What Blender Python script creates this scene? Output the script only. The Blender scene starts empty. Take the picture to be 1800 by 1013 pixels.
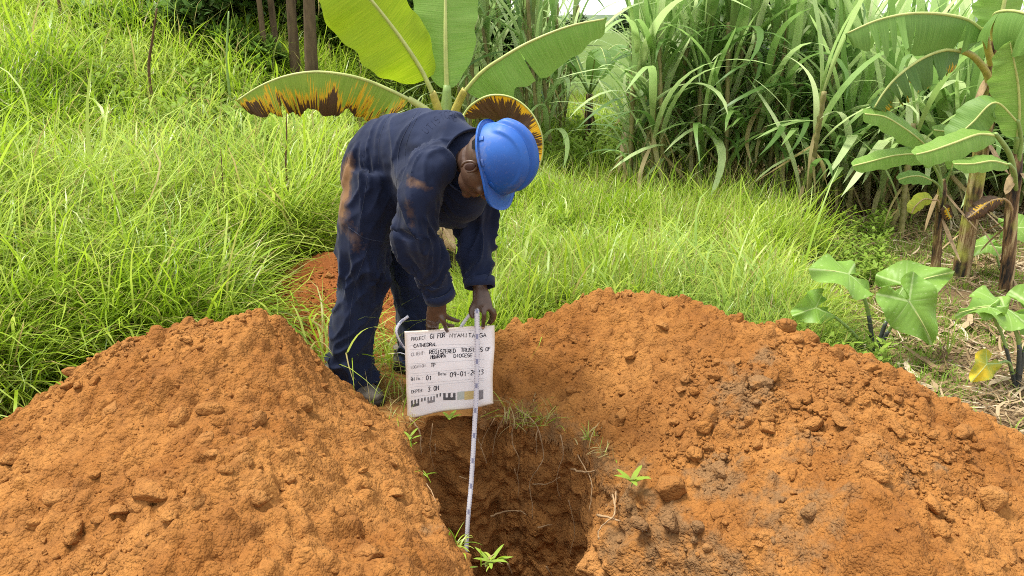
import bpy, bmesh, math, random, os
import numpy as np
from mathutils import Vector, Matrix

# ------------------------------------------------------------------ camera, world, sun, exposure
F, PITCH, H, CX, CY = 1350.0, math.radians(19.5), 1.45, 900.0, 506.5
sc = bpy.context.scene
C = sc.collection
cam_d = bpy.data.cameras.new('camera'); cam = bpy.data.objects.new('camera', cam_d); C.objects.link(cam)
cam.location = (0, 0, H); cam.rotation_euler = (math.pi/2 - PITCH, 0, 0)
cam_d.sensor_width = 36.0; cam_d.lens = F/1800*36; cam_d.clip_start = .05; cam_d.clip_end = 2000
sc.camera = cam
W = bpy.data.worlds.new('World'); sc.world = W; W.use_nodes = True
SUN_EL, SUN_AZ = math.radians(68), math.radians(-75)      # azimuth from +Y towards +X
nt = W.node_tree; nt.nodes.clear()
sky = nt.nodes.new('ShaderNodeTexSky'); sky.sky_type = 'NISHITA'; sky.sun_disc = False
sky.sun_elevation = SUN_EL; sky.sun_rotation = SUN_AZ; sky.dust_density = 3
cmix = nt.nodes.new('ShaderNodeMixRGB'); cmix.inputs[0].default_value = .78
cmix.inputs[2].default_value = (4.2, 4.12, 4.0, 1)          # the bright cloud deck
bgn = nt.nodes.new('ShaderNodeBackground'); bgn.inputs[1].default_value = .1
wo = nt.nodes.new('ShaderNodeOutputWorld')
nt.links.new(sky.outputs[0], cmix.inputs[1]); nt.links.new(cmix.outputs[0], bgn.inputs[0]); nt.links.new(bgn.outputs[0], wo.inputs[0])
sd = bpy.data.lights.new('sun', 'SUN'); sd.energy = 1.5; sd.angle = math.radians(16); sd.color = (1, .95, .87)
so = bpy.data.objects.new('sun', sd); C.objects.link(so)
sdir = Vector((math.sin(SUN_AZ)*math.cos(SUN_EL), math.cos(SUN_AZ)*math.cos(SUN_EL), math.sin(SUN_EL)))
so.rotation_euler = sdir.to_track_quat('Z', 'Y').to_euler()
sc.view_settings.view_transform = 'Standard'; sc.view_settings.look = 'None'
sc.view_settings.gamma = 1; sc.view_settings.exposure = 2.08
sc.render.engine = 'CYCLES'
sc.cycles.max_bounces = 9; sc.cycles.diffuse_bounces = 5; sc.cycles.transmission_bounces = 6; sc.cycles.filter_width = 1.0; sc.cycles.glossy_bounces = 2
sc.cycles.use_denoising = False

rng = np.random.default_rng(11); random.seed(5)
cp, sp = math.cos(PITCH), math.sin(PITCH)

def ray(px, py):
    u, v = (px-CX)/F, (py-CY)/F
    return np.array([u, cp - v*sp, -sp - v*cp])
def P(px, py, Y):                      # the point at distance Y in front that the photograph shows there
    d = ray(px, py); return np.array([0, 0, H]) + d*(Y/d[1])
def G(px, py, z=0.0):
    d = ray(px, py); return np.array([0, 0, H]) + d*((z-H)/d[2])
def proj(x, y, z):
    zz = z - H; dep = y*cp - zz*sp; up = y*sp + zz*cp
    return CX + F*x/dep, CY - F*up/dep
def nrm(v):
    v = np.asarray(v, float); return v/(np.linalg.norm(v, axis=-1, keepdims=True)+1e-12)

# ------------------------------------------------------------------ noise
def _h(i, j, k, s):
    n = (i*374761393 + j*668265263 + k*2147483647 + s*1274126177).astype(np.int64) & 0x7fffffff
    n = ((n ^ (n >> 13))*1274126177) & 0x7fffffff
    return ((n ^ (n >> 16)) & 0xffff)/65535.0
def vn(x, y, z=None, s=0):
    x = np.asarray(x, float); y = np.asarray(y, float)
    z = np.zeros_like(x) if z is None else np.asarray(z, float)
    xi, yi, zi = np.floor(x).astype(np.int64), np.floor(y).astype(np.int64), np.floor(z).astype(np.int64)
    fx, fy, fz = x-xi, y-yi, z-zi
    fx, fy, fz = fx*fx*(3-2*fx), fy*fy*(3-2*fy), fz*fz*(3-2*fz)
    r = 0
    for a in (0, 1):
        wa = fx if a else 1-fx
        for b in (0, 1):
            wb = fy if b else 1-fy
            for c in (0, 1):
                wc = fz if c else 1-fz
                r = r + wa*wb*wc*_h(xi+a, yi+b, zi+c, s)
    return r*2-1
def fbm(x, y, z=None, o=3, s=0):
    a, f, r = 1.0, 1.0, 0
    for k in range(o):
        r = r + a*vn(x*f, y*f, None if z is None else z*f, s+k*17); a *= .5; f *= 2.03
    return r
def sstep(a, b, x):
    t = np.clip((x-a)/(b-a), 0, 1); return t*t*(3-2*t)

# ------------------------------------------------------------------ object helpers
def mesh_np(name, V, faces, mat=None, smooth=True, attrs=None, uv=None):
    """faces: list of (n,3)/(n,4) arrays. attrs {name: per-vertex float or (n,3) array}"""
    me = bpy.data.meshes.new(name)
    V = np.asarray(V, np.float32)
    if not isinstance(faces, list): faces = [faces]
    faces = [np.asarray(f, np.int32) for f in faces if len(f)]
    me.vertices.add(len(V)); me.vertices.foreach_set('co', V.ravel())
    tot = sum(f.size for f in faces)
    lv = np.concatenate([f.ravel() for f in faces])
    ls = np.concatenate([np.full(len(f), f.shape[1]) for f in faces])
    st = np.concatenate([[0], np.cumsum(ls)[:-1]])
    me.loops.add(tot); me.loops.foreach_set('vertex_index', lv)
    me.polygons.add(len(ls)); me.polygons.foreach_set('loop_start', st.astype(np.int32))
    try: me.polygons.foreach_set('loop_total', ls.astype(np.int32))
    except Exception: pass
    if uv is not None:
        l = me.uv_layers.new(name='UVMap'); l.data.foreach_set('uv', np.asarray(uv, np.float32)[lv].ravel())
    for k, a in (attrs or {}).items():
        a = np.asarray(a, np.float32)
        if a.ndim == 1:
            at = me.attributes.new(k, 'FLOAT', 'POINT'); at.data.foreach_set('value', a)
        else:
            at = me.attributes.new(k, 'FLOAT_VECTOR', 'POINT'); at.data.foreach_set('vector', a.ravel())
    me.update(calc_edges=True)
    me.validate()
    if smooth: me.polygons.foreach_set('use_smooth', np.ones(len(me.polygons), bool))
    if mat: me.materials.append(mat)
    return me
def wloc(o):
    l = Vector((0, 0, 0))
    while o is not None: l = l + o.location; o = o.parent
    return l
def link(name, me, parent=None):
    o = bpy.data.objects.new(name, me); C.objects.link(o)
    if parent is not None:
        o.parent = parent; o.location = -wloc(parent)
    return o
def obj(name, V, faces, mat, parent=None, **k):     # vertices are given in world space
    return link(name, mesh_np(name, V, faces, mat, **k), parent)
def tag(o, label=None, cat=None, group=None, kind=None):
    if label: o['label'] = label
    if cat: o['category'] = cat
    if group: o['group'] = group
    if kind: o['kind'] = kind
    return o
def empty(name, loc, label, cat, group=None):
    o = bpy.data.objects.new(name, None); C.objects.link(o); o.location = tuple(loc); o.empty_display_size = .1
    return tag(o, label, cat, group)
def copy_tree(o, parent=None):
    c = o.copy(); C.objects.link(c)
    if parent is not None: c.parent = parent
    for ch in o.children: copy_tree(ch, c)
    return c

def catmull(pts, n):
    p = np.asarray(pts, float)
    if len(p) == 2: p = np.array([p[0], (p[0]+p[1])/2, p[1]])
    q = np.vstack([2*p[0]-p[1], p, 2*p[-1]-p[-2]])
    m = len(p)-1; t = np.linspace(0, m, n); i = np.minimum(t.astype(int), m-1); f = (t-i)[:, None]
    a, b, c, d = q[i], q[i+1], q[i+2], q[i+3]
    return .5*(2*b + (c-a)*f + (2*a-5*b+4*c-d)*f**2 + (3*b-a-3*c+d)*f**3)
def frames(p, hint=None):
    T = nrm(np.gradient(p, axis=0)); n = len(p)
    if hint is None: hint = np.array([0, 0, 1.]) if abs(T[0][2]) < .9 else np.array([1., 0, 0])
    hint = np.broadcast_to(np.asarray(hint, float), (n, 3)).copy()
    S = nrm(np.cross(T, hint)); N = np.cross(S, T)
    return T, S, N
def tube(pts, rad, seg=8, n=None, cap=True, hint=None):
    """rad: radii or (side, thick) pairs per control point. returns V, [quads, tris]"""
    pts = np.asarray(pts, float); rad = np.asarray(rad, float)
    if rad.ndim == 0: rad = np.full(len(pts), float(rad))
    if rad.ndim == 1: rad = np.stack([rad, rad], 1)
    if n:
        r3 = np.c_[rad, np.zeros(len(rad))]
        if len(pts) == 2: r3 = np.array([r3[0], (r3[0]+r3[1])/2, r3[1]])
        p = catmull(pts, n); r = np.abs(catmull(r3, n)[:, :2])
    else: p, r = pts, rad
    T, S, N = frames(p, hint)
    a = np.linspace(0, 2*math.pi, seg, endpoint=False)
    V = p[:, None] + S[:, None]*(np.cos(a)[None, :, None]*r[:, 0][:, None, None]) + N[:, None]*(np.sin(a)[None, :, None]*r[:, 1][:, None, None])
    m = len(p); V = V.reshape(-1, 3)
    i = np.arange(m-1)[:, None]*seg; j = np.arange(seg)[None]; k = (np.arange(seg)+1)[None] % seg
    Q = np.stack([i+j, i+k, i+seg+k, i+seg+j], -1).reshape(-1, 4)
    fs = [Q]
    if cap:
        V = np.vstack([V, p[0], p[-1]]); b = (m-1)*seg; j = np.arange(seg); k = (j+1) % seg
        fs.append(np.vstack([np.stack([k, j, np.full(seg, m*seg)], -1), np.stack([b+j, b+k, np.full(seg, m*seg+1)], -1)]))
    return V, fs
class Acc:
    def __init__(s): s.V = []; s.F = {3: [], 4: []}; s.n = 0; s.A = {}
    def add(s, V, fs, **attrs):
        if not isinstance(fs, list): fs = [fs]
        for f in fs:
            f = np.asarray(f)
            if len(f): s.F[f.shape[1]].append(f+s.n)
        for k, a in attrs.items(): s.A.setdefault(k, []).append(np.broadcast_to(np.asarray(a, float), (len(V),)) if np.ndim(a) < 2 else a)
        s.V.append(np.asarray(V, float)); s.n += len(V)
    def tube(s, *a, **k):
        at = k.pop('attrs', {}); V, f = tube(*a, **k); s.add(V, f, **at)
    def faces(s): return [np.vstack(s.F[k]) for k in (3, 4) if s.F[k]]
    def obj(s, name, mat, parent=None, **k):
        at = {a: np.concatenate(v) for a, v in s.A.items()}
        uv = at.pop('uv', None)
        return obj(name, np.vstack(s.V), s.faces(), mat, parent, attrs=at, uv=uv, **k)
def ico(sub):
    bm = bmesh.new(); bmesh.ops.create_icosphere(bm, subdivisions=sub, radius=1)
    V = np.array([v.co for v in bm.verts]); Fc = np.array([[v.index for v in f.verts] for f in bm.faces]); bm.free(); return V, Fc
ICO = {k: ico(k) for k in (1, 2, 3)}

# ------------------------------------------------------------------ materials
class M:
    def __init__(s, name):
        s.m = bpy.data.materials.new(name); s.m.use_nodes = True; s.t = s.m.node_tree
        s.b = s.t.nodes['Principled BSDF']; s.out = s.t.nodes['Material Output']
    def n(s, typ, **k):
        x = s.t.nodes.new('ShaderNode'+typ)
        for a, v in k.items():
            if a.startswith('i_'):
                key = a[2:]; key = int(key) if key.isdigit() else key.replace('_', ' ')
                s.set(x.inputs[key], v)
            else: setattr(x, a, v)
        return x
    def set(s, inp, v):
        if isinstance(v, bpy.types.NodeSocket): s.t.links.new(v, inp)
        elif isinstance(v, bpy.types.Node): s.t.links.new(v.outputs[0], inp)
        else:
            if isinstance(v, (tuple, list)) and len(v) == 3 and inp.type == 'RGBA': v = (*v, 1)
            inp.default_value = v
    def math(s, op, a, b=0.0, c=None, clamp=False):
        x = s.n('Math', operation=op, use_clamp=clamp); s.set(x.inputs[0], a); s.set(x.inputs[1], b)
        if c is not None: s.set(x.inputs[2], c)
        return x.outputs[0]
    def mix(s, f, a, b, mode='MIX'):
        x = s.n('MixRGB', blend_type=mode); s.set(x.inputs[0], f); s.set(x.inputs[1], a); s.set(x.inputs[2], b); return x.outputs[0]
    def noise(s, scale, detail=4, vec=None, rough=.55, dist=0.0):
        x = s.n('TexNoise'); x.inputs['Scale'].default_value = scale; x.inputs['Detail'].default_value = detail
        x.inputs['Roughness'].default_value = rough; x.inputs['Distortion'].default_value = dist
        if vec is not None: s.set(x.inputs['Vector'], vec)
        return x.outputs[0]
    def coord(s, k='Object'): return s.n('TexCoord').outputs[k]
    def attr(s, name, out='Fac'): return s.n('Attribute', attribute_name=name).outputs[out]
    def map(s, vec, scale=(1, 1, 1), loc=(0, 0, 0), rot=(0, 0, 0)):
        x = s.n('Mapping'); s.set(x.inputs[0], vec); x.inputs['Scale'].default_value = scale
        x.inputs['Location'].default_value = loc; x.inputs['Rotation'].default_value = rot; return x.outputs[0]
    def ramp(s, f, *stops):
        x = s.n('ValToRGB'); s.set(x.inputs[0], f); e = x.color_ramp.elements
        while len(e) < len(stops): e.new(.5)
        for k, (p, c) in enumerate(stops):
            e[k].position = p; e[k].color = (*c, 1) if isinstance(c, (tuple, list)) else (c, c, c, 1)
        return x.outputs[0]
    def bump(s, h, strength=.5, dist=.01, prev=None):
        x = s.n('Bump'); x.inputs['Strength'].default_value = strength; x.inputs['Distance'].default_value = dist
        s.set(x.inputs['Height'], h)
        if prev is not None: s.set(x.inputs['Normal'], prev)
        return x.outputs[0]
    def fin(s, col, rough=.8, normal=None, spec=.3, **k):
        s.set(s.b.inputs['Base Color'], col); s.set(s.b.inputs['Roughness'], rough)
        s.b.inputs['Specular IOR Level'].default_value = spec
        if normal is not None: s.set(s.b.inputs['Normal'], normal)
        for a, v in k.items(): s.set(s.b.inputs[a.replace('_', ' ')], v)
        return s.m
    def leaf(s, col, rough=.5, trans=.35, normal=None, spec=.3, tcol=None):
        """principled front plus a translucent back, as thin leaves are"""
        s.fin(col, rough, normal, spec)
        tr = s.n('BsdfTranslucent'); s.set(tr.inputs[0], tcol if tcol is not None else col)
        if normal is not None: s.set(tr.inputs['Normal'], normal)
        mx = s.n('MixShader'); mx.inputs[0].default_value = trans
        s.t.links.new(s.b.outputs[0], mx.inputs[1]); s.t.links.new(tr.outputs[0], mx.inputs[2]); s.t.links.new(mx.outputs[0], s.out.inputs[0])
        return s.m

def soil_mat(name, a, b, c, grey=True):
    m = M(name); co = m.n('NewGeometry').outputs[0]
    big = m.noise(3.2, 4, co); med = m.noise(17, 5, co, .65); fine = m.noise(120, 4, co, .7)
    col = m.mix(m.ramp(big, (.40, 0.), (.60, 1.)), a, b)
    col = m.mix(m.ramp(med, (.42, 0.), (.7, .55)), col, c)
    rnd = m.attr('tint'); col = m.mix(m.math('MULTIPLY', rnd, .35, clamp=True), col, (.34, .165, .052))
    if grey:
        g = m.attr('grey'); gn = m.math('ADD', g, m.math('MULTIPLY', m.math('SUBTRACT', med, .5), 1.4))
        col = m.mix(m.ramp(gn, (.42, 0.), (.75, .85)), col, m.mix(fine, (.14, .075, .032), (.26, .155, .07)))
    col = m.mix(.45, col, m.ramp(fine, (.3, .5), (.7, 1.2)), 'MULTIPLY')
    def vor(sc, rnd=1.0):
        x = m.n('TexVoronoi'); x.inputs['Scale'].default_value = sc; x.inputs['Randomness'].default_value = rnd
        w = m.n('VectorMath', operation='ADD'); m.set(w.inputs[0], co); nn = m.n('TexNoise'); nn.inputs['Scale'].default_value = sc*.6; m.set(nn.inputs['Vector'], co)
        sc2 = m.n('VectorMath', operation='SCALE'); m.set(sc2.inputs[0], nn.outputs[1]); sc2.inputs['Scale'].default_value = .5/sc; m.set(w.inputs[1], sc2.outputs[0]); m.set(x.inputs['Vector'], w.outputs[0])
        return m.math('SUBTRACT', 1.0, m.math('POWER', x.outputs[0], 1.6))
    nb = m.bump(fine, .5, .004, m.bump(vor(190), .6, .004, m.bump(vor(85), .6, .008, m.bump(med, .5, .014))))
    return m.fin(col, .95, nb, .12)
SOIL = soil_mat('red_soil', (.240, .097, .023), (.340, .152, .040), (.130, .053, .017))
REDSOIL = soil_mat('redder_soil', (.23, .075, .020), (.29, .10, .027), (.18, .06, .017))
PITSOIL = soil_mat('pit_soil', (.30, .135, .038), (.40, .19, .058), (.12, .062, .026))

m = M('ground_soil'); co = m.coord(); n1 = m.noise(2.2, 4, co); n2 = m.noise(26, 5, co, .7)
GROUND = m.fin(m.mix(m.attr('field'), m.mix(m.attr('red'), m.mix(m.ramp(n2, (.3, 0.), (.75, 1.)), (.22, .145, .075), m.mix(n1, (.38, .27, .16), (.13, .09, .045))), m.mix(n2, (.15, .075, .026), (.32, .155, .045))), m.mix(n2, (.055, .10, .02), (.13, .19, .045))), .95, m.bump(n2, .6, .02), .1)

def grass_mat(name, cols, trans=.45, dry=(.52, .43, .2), ro=.36, spc=.5):
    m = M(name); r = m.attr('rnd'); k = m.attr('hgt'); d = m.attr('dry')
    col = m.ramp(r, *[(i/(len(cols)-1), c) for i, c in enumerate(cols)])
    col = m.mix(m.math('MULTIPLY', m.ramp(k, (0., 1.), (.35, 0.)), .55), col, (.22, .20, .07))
    col = m.mix(d, col, m.mix(r, dry, (.34, .24, .11)))
    return m.leaf(col, ro, trans, None, spc)
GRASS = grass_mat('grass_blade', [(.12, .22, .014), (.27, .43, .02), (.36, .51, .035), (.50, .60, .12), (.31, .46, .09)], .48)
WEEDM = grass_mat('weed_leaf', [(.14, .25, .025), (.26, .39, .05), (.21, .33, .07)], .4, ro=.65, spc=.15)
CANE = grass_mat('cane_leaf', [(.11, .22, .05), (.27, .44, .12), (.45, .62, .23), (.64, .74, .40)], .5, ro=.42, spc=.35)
m = M('straw'); r = m.attr('rnd'); STRAW = m.leaf(m.ramp(r, (0., (.11, .07, .035)), (.4, (.24, .165, .085)), (.75, (.38, .29, .17)), (1., (.58, .50, .36))), .8, .15, None, .15)

def banana_mat(name, base, light, burn=0.0, amt=0.0, trans=.4, vk=.42, bs=0.):
    """uv.x along the blade in metres*4, uv.y 0 at the midrib .. 1 at the edge"""
    m = M(name); uv = m.coord('UV'); sep = m.n('SeparateXYZ'); m.set(sep.inputs[0], uv); v = sep.outputs[1]
    st = m.noise(1, 3, m.map(uv, (38, 1.1, 1)), .5); big = m.noise(1, 3, m.map(uv, (1.2, 1.5, 1)))
    rib = m.n('TexWave'); rib.inputs['Scale'].default_value = 7.5; rib.inputs['Distortion'].default_value = .6; rib.inputs['Detail Scale'].default_value = .3; m.set(rib.inputs[0], uv)
    col = m.mix(m.ramp(st, (.35, 0.), (.7, 1.)), base, light)
    col = m.mix(m.math('MULTIPLY', big, .45), col, light)
    col = m.mix(m.ramp(v, (0., .55), (.07, 0.)), col, (.42, .5, .16))
    if amt > 0:
        b = m.noise(1, 4, m.map(uv, (26, .9, 1)), .6); b2 = m.noise(1, 3, m.map(uv, (2.1, .8, 1), (3.3, 0, 0)))
        k = m.math('ADD', m.math('ADD', m.math('MULTIPLY', b, .75), m.math('MULTIPLY', b2, .95)), m.math('MULTIPLY', v, vk))
        t = 1.66 - amt
        yel = m.ramp(m.math('SUBTRACT', k, t-.5), (.42, 0.), (.5, 1.))
        brn = m.ramp(m.math('SUBTRACT', k, t-.5), (.52+bs, 0.), (.56+bs, 1.))
        col = m.mix(yel, col, (.72, .42, .015)); col = m.mix(brn, col, m.mix(st, (.03, .016, .008), (.13, .07, .035)))
    nb = m.bump(rib.outputs[0], .12, .003, m.bump(st, .2, .004))
    return m.leaf(col, .5, trans, nb, .3)
BAN_BRIGHT = banana_mat('banana_leaf_bright', (.24, .38, .008), (.36, .48, .02), trans=.55)
BAN_PALE = banana_mat('banana_leaf_pale', (.17, .34, .05), (.27, .43, .10), trans=.45)
BAN_GREEN = banana_mat('banana_leaf_green', (.12, .25, .045), (.20, .35, .08), trans=.35)
BAN_BURN = banana_mat('banana_leaf_scorched', (.17, .29, .02), (.28, .39, .05), amt=.615, trans=.3, vk=.30)
BAN_DARKBURN = banana_mat('banana_leaf_dying', (.5, .33, .02), (.6, .36, .02), amt=.80, trans=.15, vk=.35)
BAN_CURL = banana_mat('banana_leaf_curled', (.5, .33, .02), (.6, .36, .02), amt=.90, trans=.12, vk=.42, bs=.10)
BAN_EDGE = banana_mat('banana_leaf_worn', (.07, .16, .035), (.13, .24, .06), amt=.30, trans=.3)
def plain(name, col, rough=.7, spec=.3, scale=30, var=.35, bump=.0, stretch=(1, 1, 1)):
    m = M(name); n = m.noise(scale, 4, m.map(m.coord(), stretch), .6)
    c2 = tuple(x*(1-var) for x in col)
    return m.fin(m.mix(m.ramp(n, (.3, 0.), (.7, 1.)), c2, col), rough, m.bump(n, bump, .006) if bump else None, spec)
RIB = plain('leaf_midrib', (.46, .52, .17), .45, .4, 20, .25)
PETIOLE = plain('petiole_green', (.24, .36, .10), .45, .4, 20, .3)
YPET = plain('petiole_yellow', (.50, .44, .10), .5, .4, 25, .4)
PETDARK = plain('petiole_purple', (.065, .075, .07), .4, .5, 14, .4)
m = M('pseudostem'); co = m.coord(); n = m.noise(1, 4, m.map(co, (38, 38, 4)), .6); n2 = m.noise(5, 3, co)
PSEUDO = m.fin(m.mix(m.ramp(n2, (.54, 0.), (.68, 1.)), m.ramp(n, (.38, (.015, .013, .012)), (.52, (.16, .09, .04)), (.62, (.42, .32, .16))), m.ramp(n, (.3, (.04, .03, .02)), (.5, (.38, .38, .07)), (.7, (.26, .3, .09)))), .6, m.bump(n, .6, .01), .3)
DRYSHEATH = plain('dry_sheath', (.50, .36, .20), .85, .15, 40, .6, .4, (1, 1, .15))
BARK = plain('bark', (.15, .105, .062), .9, .15, 22, .6, .8, (1, 1, .25))
STALK = plain('cane_stalk', (.30, .27, .10), .6, .3, 22, .65, .2, (1, 1, .2))
ROOT = plain('root', (.42, .28, .15), .8, .2, 60, .4)
DSTEM = plain('dry_stem', (.16, .09, .05), .8, .2, 30, .5)
# ------------------------------------------------------------------ terrain
RIM = np.array([(-.42, 2.60), (-.20, 2.65), (-.06, 2.675), (.02, 2.655), (.14, 2.57), (.25, 2.45), (.33, 2.26), (.43, 2.06), (.58, 1.85), (.74, 1.64), (.84, 1.40),
                (.62, 1.22), (.35, 1.18), (.10, 1.32), (-.05, 1.60), (-.12, 1.76), (-.20, 1.92), (-.27, 2.12), (-.335, 2.34)])
RC = np.array([.06, 2.02])
def rim_pts(n):
    p = catmull(np.c_[np.vstack([RIM, RIM[:1]]), np.zeros(len(RIM)+1)], n+1)[:-1, :2]
    d = p-RC; a = np.linspace(0, 2*math.pi, n, endpoint=False)
    k = 1 + .03*fbm(np.cos(a)*5, np.sin(a)*5, o=3, s=3) + .012*vn(np.cos(a)*26, np.sin(a)*26, s=8)
    return RC + d*k[:, None]
RP = rim_pts(520)
def rim_dist(x, y):
    """signed distance to the pit's rim, positive outside"""
    x = np.asarray(x, float).ravel(); y = np.asarray(y, float).ravel()
    ang = np.arctan2(RP[:, 1]-RC[1], RP[:, 0]-RC[0]); rr = np.hypot(RP[:, 0]-RC[0], RP[:, 1]-RC[1]); o = np.argsort(ang)
    a = np.arctan2(y-RC[1], x-RC[0]); out = (np.hypot(x-RC[0], y-RC[1]) - np.interp(a, ang[o], rr[o], period=2*math.pi))*.88
    return out
def terrain(x, y):
    x = np.asarray(x, float); y = np.asarray(y, float)
    u = -.75*x + .55*y - 2.5
    s = .25*np.where(u > 0, np.sqrt(u*u+.16)-.4, 0)*sstep(.9, -2.2, x)
    s = np.where(s > 4, 4+(s-4)*.3, s)
    d = np.hypot(x-RC[0], y-RC[1])
    far = sstep(14, 60, y)
    s = s*(1-.3*far) - .012*np.clip(y-8, 0, 60)*sstep(-2, 2, x)
    return s + (.03*fbm(x*1.1, y*1.1, o=3, s=21) + .012*fbm(x*6, y*6, o=3, s=25))*sstep(.9, 2.2, d)

# heaps: the crest is given by the way it runs, the slope falls from it towards and away from the pit
LR = np.array([(-900, 1000, 1.7), (-500, 900, 1.9), (-200, 815, 2.05), (0, 742, 2.15), (110, 672, 2.22), (230, 603, 2.3), (330, 580, 2.38), (420, 562, 2.42), (465, 566, 2.44),
               (505, 580, 2.46), (545, 628, 2.5), (590, 678, 2.54), (640, 714, 2.58), (690, 746, 2.58), (740, 800, 2.3), (790, 930, 1.85), (900, 1120, 1.55)], float)
LN = np.array([(-900, .10), (0, .20), (300, .26), (500, .27), (700, .20), (900, .08)], float)
RR = np.array([(780, 680, 2.95), (835, 640, 3.0), (868, 588, 3.0), (900, 556, 2.98), (950, 536, 2.9), (1000, 517, 2.86), (1070, 491, 2.85), (1130, 497, 2.85), (1200, 530, 2.8), (1290, 560, 2.72),
               (1400, 592, 2.62), (1500, 622, 2.5), (1600, 663, 2.4), (1700, 715, 2.3), (1800, 768, 2.2), (1950, 860, 2.05), (2200, 1030, 1.8), (2600, 1200, 1.6)], float)
RN = np.array([(780, .0), (1000, .05), (1300, .13), (1600, .16), (1900, .12), (2600, 0)], float)
def heap_fn(R, N, rim_k, rim_w, seed, back=.8):
    W3 = np.array([P(*r) for r in R]); A = W3[:, 0]/W3[:, 1]; AN = (N[:, 0]-CX)/F/cp
    def f(x, y, detail=True):
        x = np.asarray(x, float); y = np.asarray(y, float); a = x/np.maximum(y, .3)
        Z = np.interp(a, A, W3[:, 2]); Yr = np.interp(a, A, W3[:, 1]) + .05*vn(a*9, a*0, s=seed); Zn = np.interp(a, AN, N[:, 1])
        d = Yr-y; df = np.maximum(d, 0)
        front = Z + (Zn-Z)*(1-np.exp(-(np.sqrt(df**2+.003)-.055)/.5))
        bk = Z - back*(np.sqrt(np.maximum(-d, 0)**2+.0025)-.05)
        h = np.where(d > 0, front, bk)
        h = h - sstep(.95, .1, y)*.25
        rd = rim_dist(x, y).reshape(x.shape)
        lim = rim_k*(rd+.006) + .10*(1-np.exp(-np.maximum(rd, 0)/rim_w))*0 
        k = .035; e = np.clip(.5+.5*(lim-h)/k, 0, 1); h = lim*(1-e)+h*e - k*e*(1-e)
        if detail:
            w = sstep(-.02, .08, h)
            h = h + w*(.022*fbm(x*3.1, y*3.1, o=2, s=seed+5) + .013*fbm(x*11, y*11, o=3, s=seed+6)) + .0075*fbm(x*42, y*42, o=2, s=seed+7)
            bl = vn(x*21, y*21, s=seed+9); h = h + w*.02*np.maximum(bl-.15, 0)
            rill = np.abs(fbm(x*5+y*2, y*5, o=2, s=seed+12)); h = h - w*.014*np.exp(-(rill/.09)**2)
        return h
    return f
def extra_left(f):
    cs = [((380, 885), .22, .05), ((560, 945), .20, -.05), ((700, 985), .16, .05), ((330, 980), .18, .05), ((640, 700), .10, .02)]
    cs = [(G(*p, .22)[:2], r, a) for p, r, a in cs]
    def g(x, y, detail=True):
        h = f(x, y, detail); k = sstep(.0, .12, rim_dist(x, y).reshape(np.shape(x)))
        for c, r, a in cs: h = h + k*a*np.exp(-(((x-c[0])**2+(y-c[1])**2)/r**2))
        return h
    return g
def extra_right(f):
    cs = [((1225, 880), .13, .05), ((1335, 770), .12, -.045), ((1500, 830), .12, .045), ((1430, 900), .12, -.04), ((1100, 640), .18, .03), ((1620, 950), .2, .04), ((1330, 700), .2, .02), ((1275, 860), .05, -.04)]
    cs = [(G(*p, .2)[:2], r, a) for p, r, a in cs]
    def g(x, y, detail=True):
        h = f(x, y, detail); k = sstep(.0, .12, rim_dist(x, y).reshape(np.shape(x)))
        for c, r, a in cs: h = h + k*a*np.exp(-(((x-c[0])**2+(y-c[1])**2)/r**2))
        return h
    return g
hl = extra_left(heap_fn(LR, LN, .85, .2, 40)); hr = extra_right(heap_fn(RR, RN, .62, .2, 70))
def hb(x, y, detail=True):       # the lower, redder heap behind the man
    cx, cy = -.90, 3.92
    d = ((x-cx)/.52)**2 + ((y-cy)/.80)**2
    h = .30*np.exp(-d*1.1) - .07
    if detail: h = h + sstep(-.05, .1, h)*(.03*fbm(x*4, y*4, o=3, s=91) + .014*fbm(x*17, y*17, o=3, s=93)) + .006*fbm(x*50, y*50, o=2, s=95)
    return h
def gz(x, y):
    """top of whatever lies there: ground or heap"""
    x = np.asarray(x, float); y = np.asarray(y, float)
    return np.maximum(np.maximum(terrain(x, y), hl(x, y, False)), np.maximum(hr(x, y, False), hb(x, y, False)))

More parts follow.
